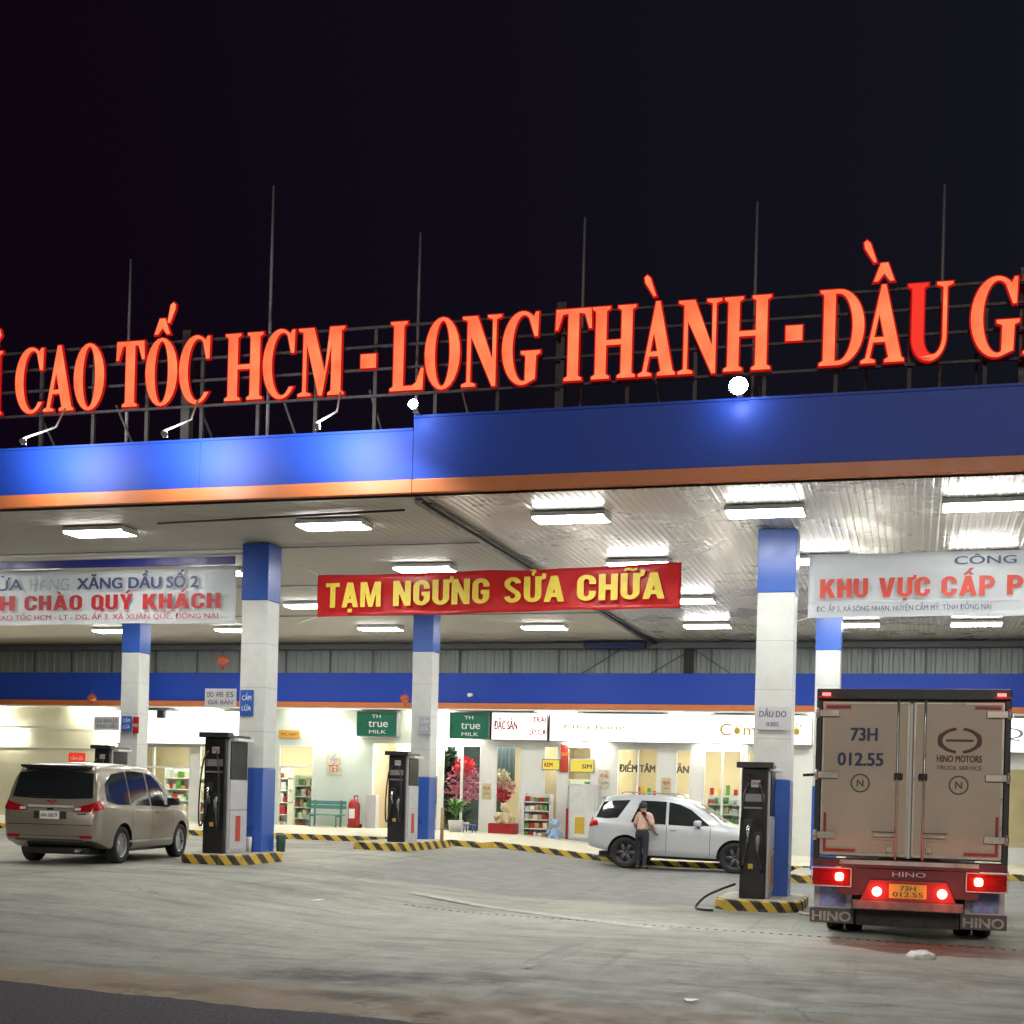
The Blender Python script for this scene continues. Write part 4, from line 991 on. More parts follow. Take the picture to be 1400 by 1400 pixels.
# ------------------------------------------------------------------ fuel pumps and islands
def island(label, x0, x1, y0, y1, h=.18):
    t = thing('pump_island', label, 'pump island', ((x0+x1)/2, (y0+y1)/2, gz((x0+x1)/2, (y0+y1)/2)-.02), 0, 'kerbed pump islands')
    w, d = (x1-x0)/2, (y1-y0)/2; r = min(w, d)*.75
    def outline(k):
        rr = r
        p = []
        for cx, cy, a in ((w-rr, d-rr, 0), (-w+rr, d-rr, 90), (-w+rr, -d+rr, 180), (w-rr, -d+rr, 270)):
            p += [(cx+rr*k*math.cos(R(a+q*15)), cy+rr*k*math.sin(R(a+q*15))) for q in range(7)]
        return p
    mb = MB(); bm = mb.bm; o = outline(1.)
    lo = [bm.verts.new((x, y, 0)) for x, y in o]; hi = [bm.verts.new((x, y, h)) for x, y in o]; inn = [bm.verts.new((x*.93, y*.95, h+.02)) for x, y in o]
    n = len(o)
    for k in range(n):
        bm.faces.new((lo[k], lo[(k+1)%n], hi[(k+1)%n], hi[k])); bm.faces.new((hi[k], hi[(k+1)%n], inn[(k+1)%n], inn[k]))
    mb.build('kerb', M['hazard2'], t)
    mb = MB(); bm = mb.bm; bm.faces.new([bm.verts.new((x*.93, y*.95, h+.02)) for x, y in o]); mb.build('slab', M['concrete'], t)
    return t
def pump(label, x, y, z, side, h=2.2, hose_side=-1, dark=True):
    """x, y: centre of the front end; the long side runs away along +y."""
    t = thing('fuel_pump', label, 'fuel pump', (x, y, z), 0, 'fuel pumps on the islands')
    w = .225; d = .86
    MB().box(-w, w, .103, d, 0, h-.1, bev=.015).build('cabinet', M['lightgrey'], t)
    MB().box(-w-.015, w-.03, 0, .1, 0, h-.1, bev=.02).build('hose_tower', M['black'], t)
    mb = MB(); mb.box(-w-.1, w+.06, -.08, .14, h-.098, h, bev=.012); mb.box(-w-.02, w+.02, .141, d+.03, h-.098, h-.04, bev=.008); mb.build('top_cap', M['dark'], t)
    mb = MB(); mb.box(w+.002, w+.016, .14, d-.06, 1.38, h-.16, bev=.004); mb.build('display', M['blackgloss'], t)
    mb = MB(); mb.box(w+.002, w+.02, .14, d-.04, .82, 1.36, bev=.004); mb.build('price_panel', M['lightgrey'], t)
    mb = MB(); mb.box(w+.002, w+.02, .14, d-.04, .08, .80, bev=.004); mb.build('lower_panel', side, t)
    mb = MB(); mb.box(w+.0215, w+.0235, .36, d-.3, .22, .7); mb.build('red_sticker', M['torange'], t)
    mb = MB(); mb.box(w-.02, w+.14, .18, d-.05, h-.155, h-.1, bev=.006); mb.build('side_header', M['white'], t)
    mb = MB(); mb.box(-w+.03, w-.08, -.012, -.002, 1.62, 1.75); mb.box(-w+.03, w-.08, -.012, -.002, 1.5, 1.53); mb.build('trim_strip', M['grey'], t)
    MB().box(-.08, .07, -.006, -.002, 1.86, 1.98).build('notice_sticker', M['lightgrey'], t); MB().box(-.1, -.02, -.006, -.002, .5, .58).build('yellow_sticker', M['tgold'], t)
    text('sticker_lettering', 'CẤM LỬA', M['tred'], t, -.07, .06, 1.9, .05, -.008, .02)
    for k, q in enumerate((-.1, .06)):
        nb = MB(); z0 = 1.12-.2*k
        nb.tube([(q, -.03, z0+.12), (q, -.1, z0+.06), (q, -.09, z0-.1)], [.03, .035, .025], 8); nb.tube([(q, -.05, z0-.02), (q, -.02, z0-.2)], .012, 6)
        no = nb.build('nozzle', M['chrome'] if k == 0 else M['grey'], t)
        MB().box(q-.06, q+.06, -.045, -.002, z0+.02, z0+.2, bev=.01).build('nozzle_boot', M['dark'], no)
        pts = []
        for i in range(17):
            u = i/16; pts.append((q + .12*math.sin(PI*u)*(1 if k else -1), -.1-.1*math.sin(PI*u), z0-.1+(h-.35-z0+.1)*u - 1.05*(1-k*.15)*math.sin(PI*min(1, u*1.25)) * (1-u)**.6))
        MB().tube([(px, py, max(.03, pz)) for px, py, pz in pts], .017, 6).build('hose', M['black'], t)
    return t
beigep = mat('sunfaded_panel', (.5, .40, .22), .45)
island('hazard striped island under the left front pump', -13.15, -11.85, 22.9, 25.25)
pump('left front black fuel pump with white side panels', -12.48, 23.25, gz(-12.5)+.185, M['lightgrey'], 2.25)
island('rounded hazard striped island under the right front pump', -3.2, -1.75, 23.0, 25.4)
pump('right front dark fuel pump left of the lorry', -2.55, 23.4, .185, beigep, 2.28)
island('hazard striped island under the rear pump in the middle', -13.05, -11.6, 30.9, 34.8)
pump('rear black fuel pump in the middle before the shop doorway', -12.02, 31.5, gz(-12)+.185, M['lightgrey'], 2.2)
island('hazard striped island behind the champagne minivan', -21.6, -20.1, 31.2, 35.0)
pump('rear fuel pump seen above the roof of the champagne minivan', -20.22, 31.6, gz(-20)+.185, M['lightgrey'], 2.22)
island('hazard striped island seen left of the lorry below the rear column', -2.75, -1.3, 31.5, 35.2)
simple('traffic_cone', 'worn brown stump beside the rear middle column', 'post', [('post', MB().tube([(0,0,0),(0,0,.85)], [.05,.045], 8), M['card'])], (-11.68, 33.9, gz(-11.7)+.18))
simple('green_bin', 'small dark green bin at the foot of the front left column', 'bin', [('body', MB().lathe([(0,0),(.085,0),(.1,.32),(.09,.34),(0,.32)], 16), mat('bin_green', (.03, .09, .06), .5))], (-11.98, 25.05, gz(-12)+.18))
simple('paper_cup', 'white paper cup standing at the foot of the front left column', 'cup', [('cup', MB().lathe([(0,0),(.05,0),(.065,.28),(.05,.3),(0,.3)], 14), M['twhite'])], (-12.3, 24.3, gz(-12)+.18))
def soft(pts, n=6):
    p = [Vector(q) for q in pts]; out = []
    for i in range(len(p)-1):
        a, b_, c, d = p[max(0, i-1)], p[i], p[i+1], p[min(len(p)-1, i+2)]
        for k in range(n):
            t = k/n; out.append(.5*((2*b_) + (c-a)*t + (2*a-5*b_+4*c-d)*t*t + (3*b_-a-3*c+d)*t**3))
    return out + [p[-1]]
# hose lying round the right island
pts = [(-2.85, 23.35, .42), (-3.05, 23.1, .34), (-3.28, 22.95, .22), (-3.42, 22.85, .05), (-3.3, 22.65, .025), (-3.1, 22.62, .025)]
tag(MB().tube(soft(pts), .022, 8).build('fuel_hose', M['black']), 'black hose looping over the left edge of the right island', 'hose')
pts = [(-1.75, 22.95, .02), (-1.6, 22.75, .02), (-1.35, 22.8, .02), (-1.1, 23.1, .02), (-.9, 23.0, .02), (-.8, 22.6, .02)]
tag(MB().tube(soft(pts), .028, 8).build('grey_hose', M['flap']), 'pale hose lying on the ground between right island and lorry', 'hose')

# ------------------------------------------------------------------ cars
def interp(tab, x):
    if x <= tab[0][0]: return tab[0][1]
    for (xa, ya), (xb, yb) in zip(tab, tab[1:]):
        if x <= xb:
            return ya + (yb-ya)*(x-xa)/(xb-xa)
    return tab[-1][1]
def smooth_tab(tab, n=4):
    """Catmull-Rom refinement of a profile table."""
    out = []
    for i in range(len(tab)-1):
        p0 = tab[max(0, i-1)]; p1 = tab[i]; p2 = tab[i+1]; p3 = tab[min(len(tab)-1, i+2)]
        for k in range(n):
            t = k/n
            x = p1[0]+(p2[0]-p1[0])*t
            h = p2[0]-p1[0]
            m1 = (p2[1]-p0[1])/max(1e-6, p2[0]-p0[0]); m2 = (p3[1]-p1[1])/max(1e-6, p3[0]-p1[0])
            y = (2*t**3-3*t**2+1)*p1[1] + (t**3-2*t**2+t)*h*m1 + (-2*t**3+3*t**2)*p2[1] + (t**3-t**2)*h*m2
            out.append((x, y))
    out.append(tab[-1]); return out
def car(name, label, cat, P, paint, loc, rz):
    t = thing(name, label, cat, loc, rz)
    top = smooth_tab(P['top']); hw = smooth_tab(P['hw']); zb = P['zb']; belt = P['belt']; tum = P['tum']
    xs = sorted(set([P['x0'], P['x0']+.015, P['x0']+.04] + [P['x0']+.07+i*.06 for i in range(int((P['x1']-P['x0']-.12)/.06))] + [x for x, _ in P['top']] + [P['x1']-.04, P['x1']-.015, P['x1']]))
    _x = []
    for x in xs:
        if not _x or x - _x[-1] > .012: _x.append(x)
    xs = _x
    mb = MB(); bm = mb.bm; rings = []
    for x in xs:
        zt = interp(top, x); w = interp(hw, x); z0 = interp(zb, x); zbelt = min(interp(belt, x), zt-.07)
        gh = max(0, zt - zbelt); we = w*.985; wr = max(w*.3, we - tum*gh - (.035 if gh > .2 else .02))
        zm = z0 + (zbelt-z0)*.5
        half = [(0, z0), (w*.7, z0), (w*.93, z0+.015), (w*.975, z0+.07), (w*.985, z0+(zm-z0)*.55), (w*1.0, zm), (w*1.004, zm+(zbelt-zm)*.5), (w*.997, zbelt-.06), (w*.985, zbelt-.015), (we*.97, zbelt+.01*min(1, gh*5)),
                (we*.97-(we*.97-wr)*.45, zbelt+gh*.45), (we*.97-(we*.97-wr)*.86, zbelt+gh*.80), (wr*.955, zt-gh*.07-.008), (wr*.86, zt-.012), (wr*.55, zt+.004), (0, zt+.012)]
        ring = [bm.verts.new((x, y, z)) for y, z in half] + [bm.verts.new((x, -y, z)) for y, z in half[-2:0:-1]]
        rings.append(ring)
    n = len(rings[0])
    for q, r_ in zip(rings, rings[1:]):
        for k in range(n): bm.faces.new((q[k], q[(k+1)%n], r_[(k+1)%n], r_[k]))
    bm.faces.new(rings[0][::-1]); bm.faces.new(rings[-1])
    body = mb.build('body', [paint, M['black']], t)
    # wheel arches cut from the body
    wr_, ww = P['wr'], P['ww']
    cb = MB()
    for ax in (0, P['wb']):
        for s_ in (-1, 1):
            cb.lathe([(0, -.3), (wr_+.065, -.3), (wr_+.065, .3), (0, .3)], 32, Matrix.Translation((ax, s_*(P['track']+.15), wr_)) @ Matrix.Rotation(R(90), 4, 'X'))
    cut = cb.build('arch_cutter', [paint, M['black']], t)
    for p in cut.data.polygons: p.material_index = 1
    md = body.modifiers.new('arch', 'BOOLEAN'); md.operation = 'DIFFERENCE'; md.object = cut; md.solver = 'EXACT'
    bpy.context.view_layer.update()
    me = bpy.data.meshes.new_from_object(body.evaluated_get(bpy.context.evaluated_depsgraph_get()))
    body.modifiers.clear(); body.data = me; me.name = 'body'
    bpy.data.objects.remove(cut)
    me.shade_smooth(); me.set_sharp_from_angle(angle=R(38))
    bv = bmesh.new(); bv.from_mesh(me); tree = BVHTree.FromBMesh(bv); bv.free()
    def patch(pname, m, quadfn, d, off=.006, nu=12, nv=6, parent=None, thick=.0):
        """skin laid on the body: quadfn(u,v) gives a point, projected along d."""
        mb = MB(); bm = mb.bm; d = Vector(d).normalized(); g = []
        for i in range(nu+1):
            col = []
            for j in range(nv+1):
                p = Vector(quadfn(i/nu, j/nv)); h = tree.ray_cast(p - d*4, d)
                q = h[0] if h[0] is not None else tree.find_nearest(p)[0]
                col.append(bm.verts.new(q - d*off))
            g.append(col)
        for i in range(nu):
            for j in range(nv): bm.faces.new((g[i][j], g[i+1][j], g[i+1][j+1], g[i][j+1])).smooth = True
        bmesh.ops.recalc_face_normals(bm, faces=bm.faces)
        avg = Vector((0, 0, 0))
        for f in bm.faces: avg += f.normal
        if avg.dot(d) > 0: bmesh.ops.reverse_faces(bm, faces=bm.faces)
        o = mb.build(pname, m, parent or t, fix=False); return o
    def poly2(bot, tp):
        def at(tab, u):
            k = u*(len(tab)-1); i = min(len(tab)-2, int(k)); f = k-i
            return Vector(tab[i])*(1-f) + Vector(tab[i+1])*f
        return lambda u, v: at(bot, u)*(1-v) + at(tp, u)*v
    for s_ in (-1, 1):
        for nm, mm, bot, tp in P['side']:
            fn = poly2([(x, 0, z) for x, z in bot], [(x, 0, z) for x, z in tp])
            patch(nm, M[mm], fn, (0, -s_, 0), .006 if mm == 'glass' else .004)
        for x, za, zb_ in P['seams']:
            patch('door_seam', M['black'], poly2([(x, 0, za), (x+.012, 0, za)], [(x+P.get('lean', 0), 0, zb_), (x+.012+P.get('lean', 0), 0, zb_)]), (0, -s_, 0), .006, 2, 24)
        for x, z in P['handles']:
            y = abs(tree.ray_cast(Vector((x, s_*4, z)), Vector((0, -s_, 0)))[0].y)
            MB().box(x-.09, x+.09, s_*y-.022, s_*y+.022, z-.016, z+.016, bev=.012).build('door_handle', paint if P['bodyhandle'] else M['chrome'], t)
        mx, mz = P['mirror']; y = abs(tree.ray_cast(Vector((mx, s_*4, mz)), Vector((0, -s_, 0)))[0].y)
        mo = MB().box(mx-.08, mx+.09, s_*(y+.15)-.11, s_*(y+.15)+.11, mz+.02, mz+.17, bev=.035).build('mirror', P['mirrormat'], t, smooth=50)
        MB().box(mx-.03, mx+.04, s_*(y+.03)-.05, s_*(y+.03)+.05, mz-.01, mz+.03, bev=.01).build('mirror_stalk', M['black'], mo)
        MB().box(mx-.086, mx-.081, s_*(y+.15)-.09, s_*(y+.15)+.09, mz+.045, mz+.15).build('mirror_glass', M['chrome'], mo)
        a, b_ = P['tail']
        patch('tail_light', M[P['tailmat']], poly2([(P['x0'], s_*y_, z) for y_, z in a], [(P['x0'], s_*y_, z) for y_, z in b_]), (1, 0, 0), .01, 14, 6)
        if P.get('tailside'):
            a, b_ = P['tailside']
            patch('tail_light_side', M[P['tailmat']], poly2([(x, 0, z) for x, z in a], [(x, 0, z) for x, z in b_]), (0, -s_, 0), .01, 8, 6)
        x, y_, z = P['head']
        patch('headlight', M['clear'], poly2([(P['x1'], s_*(y_-.22), z-.07), (P['x1'], s_*(y_+.12), z-.02)], [(P['x1'], s_*(y_-.2), z+.05), (P['x1'], s_*(y_+.12), z+.09)]), (-1, 0, 0), .008, 10, 5)
        patch('bumper_reflector', M['redlens'], poly2([(P['x0'], s_*.55, P['refl']), (P['x0'], s_*.78, P['refl'])], [(P['x0'], s_*.55, P['refl']+.05), (P['x0'], s_*.78, P['refl']+.05)]), (1, 0, 0), .006, 6, 2)
        for ax in (0, P['wb']):
            y = s_*P['track']
            rot = Matrix.Translation((ax, y, wr_)) @ Matrix.Rotation(R(90 if s_ < 0 else -90), 4, 'X')
            h = ww/2; rr = wr_*.66
            wb_ = MB(); wb_.lathe([(0, h*.35), (.05, h*.5), (.075, h*.35), (rr*.3, h*.2), (rr*.32, -h*.2)], 20, rot)
            for k in range(P['spokes']):
                m4 = rot @ Matrix.Rotation(2*PI*k/P['spokes'], 4, 'Z'); wb_.box(.05, rr*.95, -.045, .045, h*.15, h*.45, bev=.012, rot=m4)
            wb_.lathe([(rr*.88, h*.3), (rr*.93, h*.72), (rr, h*.8), (rr, -h*.8), (rr*.93, -h*.4), (rr*.88, -.0), (rr*.88, h*.3)], 32, rot)
            wb_.lathe([(0, -h*.3), (rr*.9, -h*.3)], 24, rot, mi=1)
            wh = wb_.build('wheel', [M[P['rimmat']], M['black']], t, smooth=40)
            MB().lathe([(rr*.99, h*.75), (rr*1.06, h*.93), (wr_*.9, h), (wr_*.975, h*.86), (wr_, h*.55), (wr_, -h*.55), (wr_*.975, -h*.86), (wr_*.9, -h), (rr*1.0, -h*.75)], 36, rot).build('tyre', M['tyre'], wh)
    bot, tp = P['rear']
    patch('rear_window', M['glass'], poly2([(P['x0'], y_, z) for y_, z in bot], [(P['x0'], y_, z) for y_, z in tp]), (1, 0, 0), .008, 18, 8)
    bot, tp = P['front']
    patch('windshield', M['glass'], poly2([(P['x1'], y_, z) for y_, z in bot], [(P['x1'], y_, z) for y_, z in tp]), (-1, 0, 0), .008, 18, 8)
    for nm, mm, y0, y1, z0, z1, off in P['rearbits']:
        patch(nm, M[mm], poly2([(P['x0'], y0, z0), (P['x0'], y1, z0)], [(P['x0'], y0, z1), (P['x0'], y1, z1)]), (1, 0, 0), off, 10, 3)
    sx_, sz_, sw_ = P['spoiler']
    MB().box(sx_-.17, sx_+.16, -sw_, sw_, sz_-.03, sz_+.015, bev=.014).build('spoiler', P.get('spoilermat', paint), t, smooth=40); MB().box(sx_-.165, sx_+.1, -sw_+.03, sw_-.03, sz_-.045, sz_-.031, bev=.005).build('spoiler_underside', M['black'], t)
    if P.get('rails'):
        for s_ in (-1, 1):
            xa, xb, yy, zz = P['rails']
            MB().tube([(xa, s_*yy, zz-.05), (xa+.08, s_*yy, zz), (xb-.1, s_*yy, zz), (xb, s_*yy, zz-.06)], .016, 6).build('roof_rail', M['steel'], t)
    # underside: dark floor pan with exhaust
    MB().box(P['x0']+.25, P['x1']-.3, -.62, .62, interp(zb, 1.)-.06, interp(zb, 1.)+.05).build('floor_pan', M['black'], t)
    MB().tube([(P['x0']+.5, -.45, .26), (P['x0']+.03, -.48, .25)], .03, 8).build('exhaust', M['steel'], t)
    # plate
    y0, z0 = P['plate']
    px_ = tree.ray_cast(Vector((-5, 0, z0)), Vector((1, 0, 0)))[0].x
    pl = MB().box(px_-.03, px_-.012, y0-.18, y0+.18, z0-.07, z0+.07, bev=.004).build('number_plate', M['twhite'], t)
    return t

MPV = dict(x0=-1.02, x1=3.70, wr=.335, ww=.215, wb=2.75, track=.79, tum=.19, spokes=10, rimmat='rim', bodyhandle=True, tailmat='redlens',
    top=[(-1.02,.93),(-.985,1.03),(-.95,1.12),(-.88,1.36),(-.80,1.6),(-.72,1.715),(-.55,1.755),(0,1.79),(.8,1.795),(1.4,1.765),(1.75,1.69),(2.2,1.41),(2.62,1.13),(2.85,1.08),(3.3,.99),(3.55,.87),(3.66,.72),(3.70,.6)],
    hw=[(-1.02,.80),(-.98,.85),(-.85,.89),(-.3,.912),(1.2,.915),(2.6,.91),(3.2,.87),(3.5,.76),(3.66,.6),(3.70,.5)],
    zb=[(-1.02,.42),(-.7,.34),(-.5,.27),(.5,.24),(3.2,.24),(3.7,.3)], belt=[(-1.02,1.06),(0,1.05),(2.4,.99),(2.8,.95),(3.7,.6)],
    side=[('side_window','glass',[(-.62,1.13),(-.2,1.06),(.32,1.05)],[(-.60,1.42),(-.28,1.60),(.30,1.655)]),
          ('side_window','glass',[(.37,1.05),(.8,1.04),(1.23,1.03)],[(.35,1.658),(.75,1.665),(1.16,1.645)]),
          ('side_window','glass',[(1.31,1.03),(1.8,1.02),(2.3,1.03)],[(1.24,1.64),(1.52,1.60),(1.78,1.47)]),
          ('sill_line','lightgrey',[(.2,.37),(1.4,.37),(2.3,.37)],[(.2,.41),(1.4,.41),(2.3,.41)])],
    seams=[(.34,.42,1.04),(1.27,.36,1.03),(2.28,.36,1.0)], lean=-.02, handles=[(.62,.93),(1.5,.92)], mirror=(2.0,1.02), mirrormat=M['black'],
    tail=([(.42,.94),(.62,.93),(.80,.94),(.86,.97)],[(.44,1.0),(.62,1.045),(.80,1.10),(.86,1.15)]), tailside=([(-1.0,.95),(-.82,.99)],[(-.98,1.12),(-.86,1.13)]),
    head=(3.6,.62,.82), refl=.47, rear=([(-.74,1.17),(-.3,1.15),(.3,1.15),(.74,1.17)],[(-.68,1.60),(-.3,1.64),(.3,1.64),(.68,1.60)]),
    front=([(-.74,1.14),(0,1.13),(.74,1.14)],[(-.6,1.6),(0,1.66),(.6,1.6)]),
    rearbits=[('chrome_bar','lightgrey',-.42,.42,1.0,1.035,.012),('plate_recess','dark',-.3,.3,.80,.93,.004),('tailgate_seam','black',-.78,.78,.695,.705,.004),('bumper_seam','black',-.8,.8,.50,.508,.004),('badge','chrome',-.06,.06,.955,.985,.014),('rear_wiper','black',-.05,.42,1.17,1.185,.02),('bumper_lip','dark',-.62,.62,.425,.45,.006),('reverse_lens','clear',.45,.56,.955,1.0,.016),('reverse_lens','clear',-.56,-.45,.955,1.0,.016),('model_script','chrome',-.66,-.5,.88,.9,.006)],
    spoilermat=M['black'], spoiler=(-.75,1.722,.62), plate=(0,.865))
mpv = car('minivan', 'champagne minivan with red tail lights parked at the left pump', 'car', MPV, M['bronze'], (-14.55, 21.95, gz(-14.5)), R(98))
text('plate_lettering', '60A 268.79', M['tdark'], None, -.15, .15, -.03, .06, 0, .01)
pt = bpy.data.objects['plate_lettering']; pt.parent = [c for c in mpv.children if c.name.startswith('number_plate')][0]
def plate_place(o, x, z):      # turn lettering made for -y so that it reads from behind the car (-x)
    for v in o.data.vertices: v.co = Vector((x, -v.co.x, z+v.co.z))
plate_place(pt, -1.062, .865)

SUV = dict(x0=-.98, x1=3.72, wr=.385, ww=.25, wb=2.74, track=.79, tum=.26, spokes=6, rimmat='rimdark', bodyhandle=False, tailmat='redlens',
    top=[(-.98,.98),(-.95,1.08),(-.90,1.22),(-.80,1.42),(-.68,1.65),(-.58,1.76),(-.4,1.80),(.2,1.83),(.9,1.83),(1.35,1.78),(1.65,1.70),(2.05,1.45),(2.42,1.22),(2.7,1.17),(3.2,1.11),(3.5,1.0),(3.66,.85),(3.72,.7)],
    hw=[(-.98,.80),(-.93,.86),(-.8,.90),(-.3,.92),(1.2,.92),(2.6,.92),(3.2,.88),(3.5,.78),(3.66,.64),(3.72,.55)],
    zb=[(-.98,.5),(-.6,.42),(-.4,.36),(.5,.33),(3.1,.33),(3.72,.42)], belt=[(-.98,1.18),(0,1.13),(1.5,1.09),(2.5,1.07),(2.8,1.05),(3.72,.7)],
    side=[('side_window','glass',[(-.78,1.24),(-.5,1.22),(-.22,1.25)],[(-.62,1.64),(-.3,1.68),(.06,1.70)]),
          ('side_window','glass',[(.12,1.16),(.6,1.14),(1.0,1.13)],[(.34,1.70),(.65,1.705),(.98,1.695)]),
          ('side_window','glass',[(1.07,1.13),(1.6,1.12),(2.1,1.15)],[(1.05,1.69),(1.32,1.64),(1.62,1.52)]),
          ('sill_moulding','lightgrey',[(.5,.5),(1.3,.5),(2.15,.5)],[(.5,.62),(1.3,.62),(2.15,.62)])],
    seams=[(.42,.5,1.12),(1.03,.42,1.12),(2.12,.42,1.1)], lean=.0, handles=[(.62,1.0),(1.2,.99)], mirror=(1.82,1.1), mirrormat=M['silver'],
    tail=([(.55,1.0),(.7,1.0),(.82,1.0),(.88,1.0)],[(.6,1.2),(.7,1.23),(.80,1.25),(.86,1.26)]), tailside=([(-.94,1.0),(-.7,1.04)],[(-.9,1.17),(-.74,1.17)]),
    head=(3.6,.62,.95), refl=.6, rear=([(-.70,1.26),(-.3,1.24),(.3,1.24),(.70,1.26)],[(-.58,1.60),(-.3,1.64),(.3,1.64),(.58,1.60)]),
    front=([(-.76,1.24),(0,1.24),(.76,1.24)],[(-.6,1.64),(0,1.68),(.6,1.64)]),
    rearbits=[('tailgate_seam','black',-.78,.78,.80,.81,.004)], spoiler=(-.55,1.76,.6), rails=(-.2,1.2,.62,1.90), plate=(0,.9))
suv = car('sport_utility_car', 'silver sport utility car parked side on before the shop', 'car', SUV, M['silver'], (-6.93, 35.1, gz(-6.5)), R(-1))
suv.rotation_euler = (0, R(.9), R(-1)); suv.location.z = .03

# ------------------------------------------------------------------ lorry
TX, TY = -.06, 18.9
lorry = thing('box_lorry', 'box lorry with beige rear doors and glowing red lamps under the banner', 'lorry', (TX, TY, 0))
W2 = 1.225
def TB(name, m, *b, bev=0, parent=None): return MB().box(*b, bev=bev).build(name, m, parent or lorry)
TB('cargo_box', M['white'], -W2+.02, W2-.02, .12, 5.4, 1.12, 3.30)
mb = MB(); mb.box(-W2, -W2+.075, 0, .118, 1.05, 3.2, bev=.01); mb.box(W2-.075, W2, 0, .118, 1.05, 3.2, bev=.01); mb.build('door_post', M['dark'], lorry)
TB('header_beam', M['dark'], -W2, W2, -.015, .115, 3.205, 3.345, bev=.012)
TB('rear_sill', M['maroon'], -W2, W2, -.02, .115, .985, 1.1, bev=.01)
TB('sill_strip', M['boxtrim'], -W2+.35, W2-.35, -.03, -.022, 1.03, 1.085)
for s_ in (-1, 1):
    xa, xb = sorted((s_*.022, s_*(W2-.078)))
    dr = TB('cargo_door', M['box'], xa, xb, .03, .1, 1.135, 3.18, bev=.008)
    mb = MB(); mb.box(xa+.006, xa+.03, .018, .0285, 1.16, 3.16); mb.box(xb-.03, xb-.006, .018, .0285, 1.16, 3.16); mb.box(xa+.031, xb-.031, .018, .0285, 1.145, 1.17); mb.box(xa+.031, xb-.031, .018, .0285, 3.145, 3.165)
    mb.build('door_edge', M['boxtrim'], dr)
    mb = MB().tube([(s_*.17, -.005, 1.1), (s_*.17, -.005, 3.2)], .016, 8); mb.build('lock_bar', M['boxtrim'], dr)
    for z in (3.02, 2.2, 1.4):
        hb = MB(); x1_, x2_ = sorted((s_*(W2-.30), s_*(W2+.01))); hb.box(x1_, x2_, -.012, .012, z-.045, z+.045, bev=.006); hb.tube([(s_*(W2-.02), -.02, z-.07), (s_*(W2-.02), -.02, z+.07)], .022, 8)
        hb.build('hinge', M['boxtrim'], dr)
    x1_, x2_ = sorted((s_*.1, s_*.21)); TB('bar_keeper', M['black'], x1_, x2_, -.03, .004, 2.16, 2.24, bev=.008, parent=dr)
    x1_, x2_ = sorted((s_*.17, s_*.46)); hb = TB('door_lever', M['boxtrim'], x1_, x2_, -.04, -.012, 1.40, 1.44, bev=.01, parent=dr)
    x1_, x2_ = sorted((s_*.16, s_*.48)); TB('lever_plate', M['box'], x1_, x2_, .008, .0175, 1.36, 1.47, parent=dr)
    TB('lever_shadow_strip', M['tbrown'], x1_, x2_, .004, .0075, 1.455, 1.468, parent=dr)  # dark strip painted in for the shadow at the door lever
    TB('keeper', M['boxtrim'], s_*.25-.04, s_*.25+.04, -.015, .017, 1.2, 1.28, bev=.006, parent=dr)
    mb = MB(); xe = s_*(W2-.125); a, b_ = sorted((xe, xe-s_*.035)); mb.box(a, b_, .012, .0165, 1.19, 1.7)
    a, b_ = sorted((xe-s_*.035, xe-s_*.42)); mb.box(a, b_, .012, .0165, 1.19, 1.225)
    mb.build('reflective_strip', M['redpaint'], dr)
    a, b_ = sorted((xe, xe-s_*.32)); TB('reflective_strip', M['redpaint'], a, b_, .012, .0165, 3.09, 3.125, parent=dr)
    cx = s_*.62 - .02
    mb = MB(); o_ = ell(cx, 2.10, .125, .125, 0, 351, 39); i_ = ell(cx, 2.10, .105, .105, 0, 351, 39); mb.prism([o_, i_], .022, .027); mb.build('roundel', M['tgreen'], dr)
    text('roundel_lettering', 'N', M['tgreen'], dr, cx-.045, cx+.045, 2.055, .09, .024, .04)
    dr['label'] = ('left' if s_ < 0 else 'right') + ' beige cargo door with ' + ('registration numbers' if s_ < 0 else 'an oval emblem')
ld = [c for c in lorry.children if c.name.startswith('cargo_door')]
text('registration', '73H', M['tblue'], ld[0], -.78, -.43, 2.66, .17, .022, .05); text('registration', '012.55', M['tblue'], ld[0], -.94, -.35, 2.33, .17, .022, .05)
mb = MB(); cx, cz = .6, 2.68
for a0, a1 in ((100, 260), (-80, 80)): mb.prism([ell(cx, cz, .27, .17, a0, a1, 24) + ell(cx, cz, .215, .135, a1, a0, 24)], .022, .027)
mb.box(cx-.17, cx+.17, .022, .027, cz-.014, cz+.014)
mb.prism([ell(cx-.235, cz, .04, .09, 90, 270, 10)], .020, .0215); mb.prism([ell(cx+.235, cz, .04, .09, -90, 90, 10)], .020, .0215)
mb.build('oval_emblem', M['tbrown'], ld[1])
text('emblem_lettering', 'HINO MOTORS', M['tbrown'], ld[1], .32, .88, 2.4, .085, .022, .04); text('emblem_lettering', 'TRUCK SERVICE', M['tbrown'], ld[1], .32, .88, 2.3, .05, .022, .015)
for s_ in (-1, 1):
    TB('marker_lamp', M['marker'], s_*1.1-.055, s_*1.1+.055, -.035, -.016, 3.25, 3.29, bev=.006)
    TB('lamp_bracket', M['redpaint'], s_*(W2-.1)-.1, s_*(W2-.1)+.1, -.025, -.0155, 3.225, 3.245)
